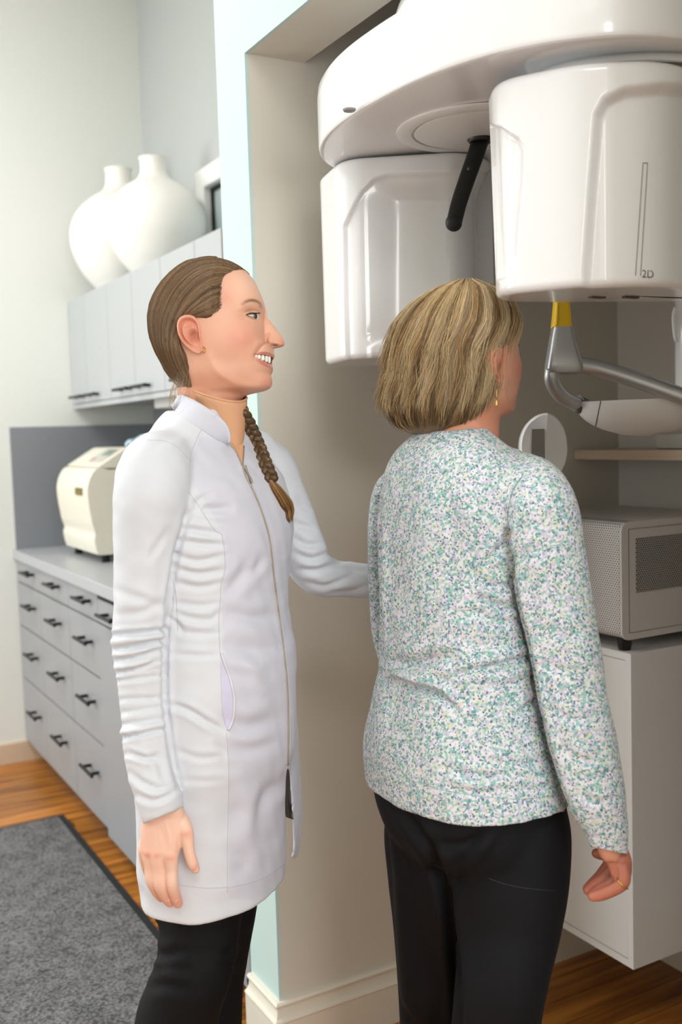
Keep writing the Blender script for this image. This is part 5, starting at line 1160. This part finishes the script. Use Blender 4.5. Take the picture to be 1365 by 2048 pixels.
b1 = strands('braid_hair', bst, np.full(len(bst), 0.0004), np.array(bcol[:len(bst)]), M_hair, hair); b1['kind'] = 'stuff'
b2 = strands('braid_tail', TL, np.full(len(TL), 0.0006), np.array(bcol[len(bst):]), M_hair, hair); b2['kind'] = 'stuff'
obj('hair_tie', *tube([PW[-1] - (PW[-1] - PW[-4]) * 0.6, PW[-1] + (PW[-1] - PW[-4]) * 0.3], 0.0066, 14), mat('clear_hair_tie', (176, 140, 104), 0.3), hair, smooth=180)
# earring
ec = at(420.5, 715, DH) - FWD * (float(base_B(np.array([420.0]), np.array([712.0]))[0]) + 0.008)
a_ = np.linspace(0, 2 * math.pi, 25); ring = ec + np.outer(0.0038 * np.sin(a_), FWD * 0.8 + RIGHT * 0.6) + np.outer(0.0046 * np.cos(a_), UP)
obj('earring', *tube(ring, 0.0007, 8), M_gold, person_a, smooth=180)
# ------------------------------------------------------------------ short-haired woman in the patterned top
N = NT('floral_knit'); tc = N.n('ShaderNodeTexCoord')
nz = N.n('ShaderNodeTexNoise', Scale=160.0, Detail=2.0); N.l(tc.outputs['Object'], nz.inputs['Vector'])
dv = N.n('ShaderNodeVectorMath', operation='SCALE'); dv.inputs['Scale'].default_value = 0.005; N.l(nz.outputs['Color'], dv.inputs[0])
av = N.n('ShaderNodeVectorMath', operation='ADD'); N.l(tc.outputs['Object'], av.inputs[0]); N.l(dv.outputs['Vector'], av.inputs[1])
v1 = N.n('ShaderNodeTexVoronoi', Scale=300.0); N.l(av.outputs['Vector'], v1.inputs['Vector'])
sp = N.n('ShaderNodeSeparateColor'); N.l(v1.outputs['Color'], sp.inputs['Color'])
cr = N.n('ShaderNodeValToRGB'); cr.color_ramp.interpolation = 'CONSTANT'; N.l(sp.outputs['Red'], cr.inputs['Fac'])
pal_ = [(0.0, (222, 221, 230)), (0.24, (200, 192, 214)), (0.42, (156, 194, 187)), (0.56, (136, 182, 178)), (0.68, (208, 214, 190)), (0.80, (222, 223, 228)), (0.90, (112, 152, 158))]
el = cr.color_ramp.elements
for i, (p_, c_) in enumerate(pal_):
    e = el[i] if i < 2 else el.new(p_)
    e.position = p_; e.color = (*s2l(c_), 1)
v2 = N.n('ShaderNodeTexVoronoi', Scale=410.0); N.l(av.outputs['Vector'], v2.inputs['Vector'])
sp2 = N.n('ShaderNodeSeparateColor'); N.l(v2.outputs['Color'], sp2.inputs['Color'])
lt = N.n('ShaderNodeMath', operation='LESS_THAN'); N.l(sp2.outputs['Green'], lt.inputs[0]); lt.inputs[1].default_value = 0.17
ld = N.n('ShaderNodeMath', operation='LESS_THAN'); N.l(v2.outputs['Distance'], ld.inputs[0]); ld.inputs[1].default_value = 0.52
mu = N.n('ShaderNodeMath', operation='MULTIPLY'); N.l(lt.outputs[0], mu.inputs[0]); N.l(ld.outputs[0], mu.inputs[1])
mx = N.n('ShaderNodeMixRGB'); N.l(mu.outputs[0], mx.inputs['Fac']); N.l(cr.outputs['Color'], mx.inputs['Color1']); mx.inputs['Color2'].default_value = (*s2l((84, 96, 122)), 1)
N.l(mx.outputs['Color'], N.b.inputs['Base Color']); N.b.inputs['Roughness'].default_value = 0.85; N.b.inputs['Sheen Weight'].default_value = 0.15
M_flor = N.m
M_navy = mat('navy_black_trouser_cloth', (11, 12, 17), 0.75, spec=0.25, bump=(420, 0.15, 0.0006))
DP = 1.60; PHP = math.radians(33)
PL_ = [(860, 838), (872, 822), (885, 806), (905, 790), (925, 778), (950, 768), (1000, 758), (1050, 755), (1150, 757), (1250, 760), (1330, 759), (1345, 757), (1390, 746), (1440, 734), (1480, 728), (1515, 727), (1545, 730), (1700, 740)]
PR_ = [(860, 975), (868, 985), (880, 1000), (900, 1030), (930, 1060), (970, 1085), (1020, 1085), (1080, 1072), (1150, 1068), (1200, 1072), (1300, 1088), (1400, 1103), (1500, 1122), (1560, 1138), (1620, 1148), (1800, 1150)]
kp = table([(z_of(1600, DP), 1.22), (z_of(1400, DP), 1.25), (z_of(1150, DP), 1.30), (z_of(1000, DP), 1.55), (z_of(930, DP), 1.75), (z_of(880, DP), 1.7), (z_of(862, DP), 1.35)])
ztp = np.linspace(z_of(866, DP), z_of(1580, DP), 90)
rp_ = body_rings(ztp, DP, PL_, PR_, kp, PHP, 2.3)
DR = 1.46
ARMR = [(1020, 935, 1.54, 42), (1058, 968, 1.50, 62), (1080, 1005, DR, 70), (1087, 1040, DR, 74), (1092, 1090, DR, 75), (1102, 1150, DR, 75), (1110, 1200, DR, 74), (1131, 1300, DR - .005, 70), (1147, 1400, DR - .012, 69), (1170, 1500, DR - .02, 67), (1194, 1600, DR - .03, 58), (1212, 1655, DR - .035, 46), (1222, 1704, DR - .038, 37)]
ARML = [(815, 950, 1.72, 34), (792, 985, 1.755, 42), (781, 1025, 1.775, 44), (778, 1080, 1.78, 44), (783, 1180, 1.79, 43), (790, 1270, 1.80, 42), (806, 1330, 1.83, 39), (850, 1350, 1.90, 36), (900, 1350, 1.95, 33)]
V, Fc = fuse([loft(rp_), limb(ARMR, 70, 0.92), limb(ARML, 50, 0.95)], 0.0038, 6, 0.5)
fd = []
for pts, w, a in (([(1017, 1062), (1016, 1085), (1021, 1120), (1026, 1160), (1036, 1205), (1046, 1245), (1060, 1300), (1070, 1360), (1082, 1430), (1100, 1500), (1120, 1570), (1134, 1608)], 7, -7),
                   ([(1014, 1064), (1005, 1090), (990, 1108), (972, 1125)], 7, -4), ([(1012, 1100), (1000, 1110), (985, 1090)], 5, -3), ([(1024, 1165), (1000, 1175), (975, 1170), (955, 1150)], 8, -4), ([(1034, 1210), (1000, 1215), (965, 1200), (940, 1205)], 9, -4.5), ([(1030, 1245), (990, 1240), (950, 1225), (915, 1230)], 10, -4),
                   ([(1062, 1312), (1030, 1322), (990, 1334), (945, 1342), (912, 1350)], 7, -6), ([(1055, 1340), (1020, 1352), (985, 1362)], 9, 3.5), ([(905, 1310), (860, 1318), (820, 1330), (785, 1325)], 12, -5), ([(890, 1345), (850, 1352), (810, 1350), (790, 1340)], 12, 3.5),
                   ([(800, 1362), (835, 1378), (870, 1388), (890, 1398), (915, 1428)], 7, -5.5), ([(790, 1345), (830, 1360), (880, 1372), (910, 1400)], 9, 3.5), ([(1080, 1395), (1060, 1410), (1038, 1428)], 8, -3.5), ([(890, 1535), (930, 1548), (980, 1552), (1040, 1545)], 7, -3.5), ([(900, 1560), (950, 1572), (1010, 1570)], 7, 2.5), ([(960, 1520), (1020, 1530), (1080, 1520), (1105, 1500)], 8, -2.5),
                   ([(1000, 1575), (1060, 1578), (1115, 1565)], 6, -2), ([(905, 1270), (940, 1285), (985, 1290), (1030, 1280)], 12, -2.5), ([(760, 1000), (757, 1060), (757, 1150), (760, 1250), (764, 1320)], 6, -7), ([(1018, 1002), (1026, 975), (1042, 950)], 5, -1.8), ([(775, 1380), (765, 1420), (760, 1470)], 12, 2),
                   ([(1090, 1330), (1130, 1345), (1180, 1340)], 10, -2), ([(1085, 1260), (1130, 1270), (1175, 1255)], 12, -1.5), ([(1105, 1420), (1150, 1440), (1200, 1430)], 10, -2), ([(1130, 1500), (1165, 1520), (1210, 1515)], 9, -2), ([(1160, 1590), (1195, 1605), (1235, 1598)], 8, -1.8), ([(1030, 1120), (1060, 1105), (1100, 1100)], 12, -1.5), ([(935, 1000), (960, 1060), (965, 1120)], 22, 3), ([(850, 1000), (840, 1090), (850, 1180)], 26, 2.5), ([(900, 960), (900, 1060), (905, 1180)], 18, -2)): fd.append((pts, w, 1.6 * a / 1000))
V, Nn = sculpt(V, Fc, fd); V = V + Nn * (0.0014 * vnoise(V, 8, 15) + 0.0006 * vnoise(V, 20, 16))[:, None]
# hem of the top and cuff end crisply
V = trim(V, (1184, 1694), (1256, 1708), (1150, 1660, 1300, 1800), 1.6)
# ---- head with short layered hair
hdg = math.radians(46)                                             # to the right of straight ahead
fwv = UH * math.sin(hdg) + VH * math.cos(hdg); awv = -UH * math.cos(hdg) + VH * math.sin(hdg)
HC = at(948, 741, 1.615)
F1 = head_map(HC, fwv, ZH, awv, 0.93)
# ---- right hand, fingers curled
h = 1.425
hand = fuse([limb([(1226, 1690, h, 24), (1234, 1708, h, 25), (1240, 1725, h - .004, 25), (1243, 1742, h - .006, 22)], 16, 0.55),
             limb([(1248, 1735, h - .012, 12), (1250, 1755, h - .016, 13), (1244, 1770, h - .016, 12.5), (1222, 1782, h - .012, 12.5), (1200, 1790, h - .008, 12), (1186, 1793, h - .006, 10)], 30, nseg=18),
             limb([(1240, 1730, h + .010, 12), (1238, 1750, h + .008, 12.5), (1224, 1768, h + .012, 12), (1204, 1778, h + .014, 12), (1190, 1785, h + .016, 10)], 30, nseg=18),
             limb([(1234, 1722, h + .028, 12), (1222, 1742, h + .030, 12.5), (1205, 1760, h + .032, 12), (1188, 1773, h + .034, 12), (1177, 1781, h + .034, 10)], 30, nseg=18),
             limb([(1228, 1718, h + .046, 12), (1214, 1736, h + .05, 12), (1200, 1754, h + .05, 11.5), (1184, 1770, h + .05, 11), (1175, 1777, h + .05, 9)], 30, nseg=18),
             limb([(1226, 1700, h + .045, 15), (1212, 1706, h + .055, 13), (1202, 1708, h + .06, 11.5), (1194, 1707, h + .062, 10)], 20, nseg=18)], 0.0016, 4)
hc_ = skin_cols(hand[0], (192, 122, 100), (178, 94, 78), 8)  # shade over this hand is put into its darker skin colours
LEGR = [(1040, 1560, 1.60, 70), (1036, 1640, 1.56, 104), (1032, 1750, 1.55, 107), (1022, 1850, 1.545, 100), (1005, 1950, 1.53, 93), (992, 2060, 1.54, 88), (985, 2250, 1.55, 86), (978, 2560, 1.57, 84)]
LEGL = [(870, 1560, 1.71, 56), (866, 1640, 1.70, 96), (868, 1750, 1.71, 93), (868, 1850, 1.72, 82), (868, 1950, 1.73, 74), (870, 2060, 1.74, 70), (872, 2200, 1.75, 68), (874, 2380, 1.77, 68)]
und = fuse([loft([(np.array(r) - np.mean(r, 0)) * 0.82 + np.mean(r, 0) for r in rp_[::6]]), limb(thin(ARMR, 0.7), 40), limb(thin(ARML, 0.7), 40), limb(thin(LEGR, 0.75), 30), limb(thin(LEGL, 0.75), 30), limb([(925, 800, 1.61, 52), (915, 890, 1.61, 60)], 10)], 0.012, 2)
hm1 = head_mesh(F1, 0.25); Ck = hm1[2] * np.array([0.90, 0.81, 0.76])
hl = fuse([limb([(900, 1350, 1.95, 20), (930, 1348, 1.97, 26), (955, 1346, 1.98, 24)], 10, 0.5)] + [limb([(950, 1332 + 10 * i, 1.98, 9), (975, 1334 + 10 * i, 1.985, 9), (992, 1340 + 9 * i, 1.975, 8)], 10, nseg=12) for i in range(4)] + [limb([(930, 1335, 1.965, 11), (948, 1318, 1.96, 9), (960, 1310, 1.96, 8)], 10, nseg=12)], 0.0025, 3)
person_b = person_body('person', None, [(hm1[0], hm1[1], Ck), (hand[0], hand[1], hc_), (hl[0], hl[1], s2l((222, 150, 124))), (und[0], und[1], s2l((222, 160, 134)))])
tag(person_b, 'short-haired blonde woman seen from behind in a green floral top', 'person')
top_ = obj('top', V, Fc, M_flor, person_b, smooth=180)
face_parts(F1, person_b, False)
# neckband and hem
bt_ = bvh_of(top_)
stitched(bt_, [(742, 1522), (800, 1552), (880, 1578), (960, 1592), (1040, 1598), (1124, 1590)], 'hem_seam', 0.0006, mat('top_seam', (150, 176, 176), 0.9), top_, 60, -0.0001)
stitched(bt_, [(1020, 1060), (1016, 1035), (1020, 1005), (1030, 975), (1048, 948)], 'sleeve_seam', 0.0007, mat('top_seam_dark', (92, 116, 122), 0.9), top_, 40, -0.0001)
# ---- trousers
zs = np.linspace(z_of(1500, DP), z_of(1700, DP), 18)
hips = body_rings(zs, DP + 0.008, [(1400, 762), (1520, 745), (1560, 744), (1600, 750), (1650, 768), (1690, 800), (1760, 840)], [(1400, 1105), (1560, 1122), (1620, 1132), (1660, 1128), (1700, 1110), (1740, 1080), (1800, 1040)], 1.10, PHP)
Vt, Ft = fuse([loft(hips), limb(LEGR, 60, 1.0), limb(LEGL, 60, 1.0), limb([(905, 1600, 1.60, 80), (900, 1680, 1.595, 82), (898, 1760, 1.605, 76), (900, 1850, 1.63, 62), (905, 1950, 1.66, 48), (910, 2060, 1.69, 36)], 40), limb([(835, 1590, 1.625, 62), (846, 1660, 1.63, 70), (858, 1750, 1.645, 72), (862, 1860, 1.675, 70), (866, 1980, 1.70, 66)], 40), limb([(980, 1600, 1.57, 84), (985, 1690, 1.545, 90), (995, 1800, 1.545, 90), (1000, 1920, 1.545, 86)], 40)], 0.006, 18)
Vt, Nt = sculpt(Vt, Ft, [([(797, 1570), (812, 1620), (838, 1665), (862, 1700), (880, 1745), (892, 1790), (905, 1860), (915, 1960), (918, 2046), (920, 2110)], 10, -.014), ([(862, 1680), (900, 1690), (950, 1680), (985, 1660)], 10, -.005), ([(905, 1750), (930, 1700), (960, 1660)], 9, -.004), ([(1000, 1640), (965, 1700), (935, 1780), (920, 1880)], 12, .004), ([(890, 1800), (925, 1760), (975, 1720)], 10, -.003)])
tro = obj('trousers', Vt, Ft, M_navy, person_b, smooth=180); btr = bvh_of(tro)
stitched(btr, [(976, 1756), (1010, 1768), (1050, 1776), (1090, 1780), (1112, 1782)], 'pocket_seam', 0.0008, mat('navy_seam', (26, 27, 33), 0.6), tro, 30, 0.0)
e = at(*LEGR[-1][:3]); shoe(e[:2] - fwv[:2] * 0.06, e[:2] + fwv[:2] * 0.18, M_shoe, person_b); e = at(*LEGL[-1][:3]); shoe(e[:2] - fwv[:2] * 0.06, e[:2] + fwv[:2] * 0.18, M_shoe, person_b)
# ---- ring and earring
rc = at(1246, 1766, h - .016); fd_ = at(1236, 1775, h - .014) - rc; fd_ /= np.linalg.norm(fd_); u_ = np.cross(fd_, FWD); u_ /= np.linalg.norm(u_); v_ = np.cross(fd_, u_); a_ = np.linspace(0, 2 * math.pi, 29)
rg = obj('ring', *tube(rc + np.outer(0.0094 * np.cos(a_), u_) + np.outer(0.0094 * np.sin(a_), v_), 0.0013, 8), M_gold, person_b, smooth=180)
obj('stone', *sphere(rc + u_ * 0.0100 if (u_ @ RIGHT) > 0 else rc - u_ * 0.0100, 0.0022, 10, 6), mat('clear_stone', (236, 236, 230), 0.05), rg, smooth=60)
ep = at(994, 796, 1.505)
er = obj('earring', *tube(np.linspace(ep + UP * 0.014, ep, 6), 0.0005, 6), M_gold, person_b, smooth=180); obj('earring_drop', *sphere(ep - UP * 0.008, (0.0017, 0.0017, 0.006), 12, 8, np.array([RIGHT, -FWD, UP])), M_gold, er, smooth=180)
# ---- hair volume and strands
HL_ = [(566, 912), (568, 902), (572, 884), (580, 864), (590, 848), (605, 829), (625, 810), (650, 793), (680, 783), (710, 778), (740, 779), (765, 777), (790, 773), (815, 773), (835, 782), (850, 794), (866, 815), (876, 842), (884, 870)]
HR_ = [(566, 952), (568, 962), (572, 984), (580, 1000), (590, 1010), (605, 1021), (625, 1030), (650, 1033), (675, 1024), (700, 1010), (730, 1001), (760, 995), (790, 985), (815, 974), (835, 962), (850, 948), (866, 920), (876, 895), (884, 880)]
DHh = 1.612
zh = z_of(567.5, DHh) + (z_of(872, DHh) - z_of(567.5, DHh)) * np.linspace(0, 1, 90) ** 1.7
def dcen(z): return DHh
rh = np.array(body_rings(zh, dcen, HL_, HR_, 1.02, math.pi / 2 - hdg, 2.1, 96))
M_hairp = M_hair
hv_ = obj('hair', *loft(list(rh)), M_hairp, person_b, smooth=180)
ctr = rh.mean(1, keepdims=True); zz = (zh[0] - zh) / (zh[0] - zh[-1])
cb_ = s2l((120, 96, 66)); setcol(hv_.data, np.tile(cb_, (len(hv_.data.vertices), 1)))
r = np.random.default_rng(21); n = 15000; m_ = 16
th0 = r.uniform(0, 2 * math.pi, n); lay = r.choice([0, 1, 2], n, p=[0.5, 0.3, 0.2])
s0 = np.select([lay == 0, lay == 1], [0.35 * r.uniform(0, 1, n) ** 1.8, r.uniform(0.15, 0.55, n)], r.uniform(0.55, 0.8, n))
s1 = np.select([lay == 0, lay == 1], [r.uniform(0.5, 0.86, n), r.uniform(0.66, 0.90, n)], r.uniform(0.90, 1.04, n))
tt = np.linspace(0, 1, m_); S = s0[:, None] + (s1 - s0)[:, None] * tt
clump = np.round(th0 * 14 + r.normal(0, 0.35, n)) / 14; wave = 0.030 * np.sin(S * (9 + 5 * np.sin(clump * 7)[:, None]) + clump[:, None] * 13) + 0.022 * np.sin(S * 21 + clump[:, None] * 31) + r.normal(0, 0.02, n)[:, None] * tt[None]
TH = th0[:, None] + (clump - th0)[:, None] * 0.16 * tt + wave * smooth01(S * 2.0) + 0.10 * (S - s0[:, None])
def surf(TH, S):
    fi = np.clip(S, 0, 1) ** (1 / 1.7) * (len(zh) - 1); i0 = np.clip(fi.astype(int), 0, len(zh) - 2); f = (fi - i0)[..., None]
    tj = (TH % (2 * math.pi)) / (2 * math.pi) * 96; j0 = tj.astype(int) % 96; j1 = (j0 + 1) % 96; g = (tj - tj.astype(int))[..., None]
    P = (rh[i0, j0] * (1 - g) + rh[i0, j1] * g) * (1 - f) + (rh[i0 + 1, j0] * (1 - g) + rh[i0 + 1, j1] * g) * f
    c = ctr[i0, 0] * (1 - f) + ctr[i0 + 1, 0] * f; o_ = P - c; o_ /= np.linalg.norm(o_, axis=-1)[..., None] + 1e-9
    return P, o_
P, O_ = surf(TH, S)
fly = r.uniform(0, 1, n) < 0.05
lift = np.where(fly, 1.0, 0.0)[:, None] * 0.010 * tt[None] ** 2 + (0.001 + 0.006 * r.uniform(0, 1, n) ** 2)[:, None] * np.sin(np.clip(tt, 0.08, 1) * 2.2)[None] + (0.012 * r.uniform(0, 1, n) ** 3)[:, None] * (tt ** 3)[None]
lift = lift + np.where(lay == 2, -0.005, np.where(lay == 1, 0.0005, 0.002))[:, None] + np.where(lay < 2, 0.007 * r.uniform(0, 1, n) ** 1.5, 0.0)[:, None] * smooth01((tt - 0.7) / 0.3)[None] ** 1.5 * smooth01((S - 0.5) / 0.2)
P = P + O_ * lift[..., None]; P[..., 2] -= (np.maximum(S - 1, 0) * 0.2)
over = np.maximum(S - 0.95, 0)[..., None]; P = P - O_ * over * 0.25
palp = np.array([s2l(c) for c in ((104, 84, 60), (142, 112, 76), (184, 150, 102), (214, 184, 134), (230, 208, 166), (202, 176, 136), (166, 146, 118))])
lv = 2.8 + 1.9 * np.sin(clump * 17) + 0.9 * np.sin(clump * 41 + 2) + r.normal(0, 0.9, n) + np.select([lay == 0, lay == 1], [0.7, -0.1], -2.0); ci = np.clip(lv, 0, 6).astype(int)
hs_ = strands('hair_strands', P, r.uniform(0.00024, 0.00046, n), palp[ci] * r.uniform(0.85, 1.1, n)[:, None], M_hairp, hv_); hs_['kind'] = 'stuff'
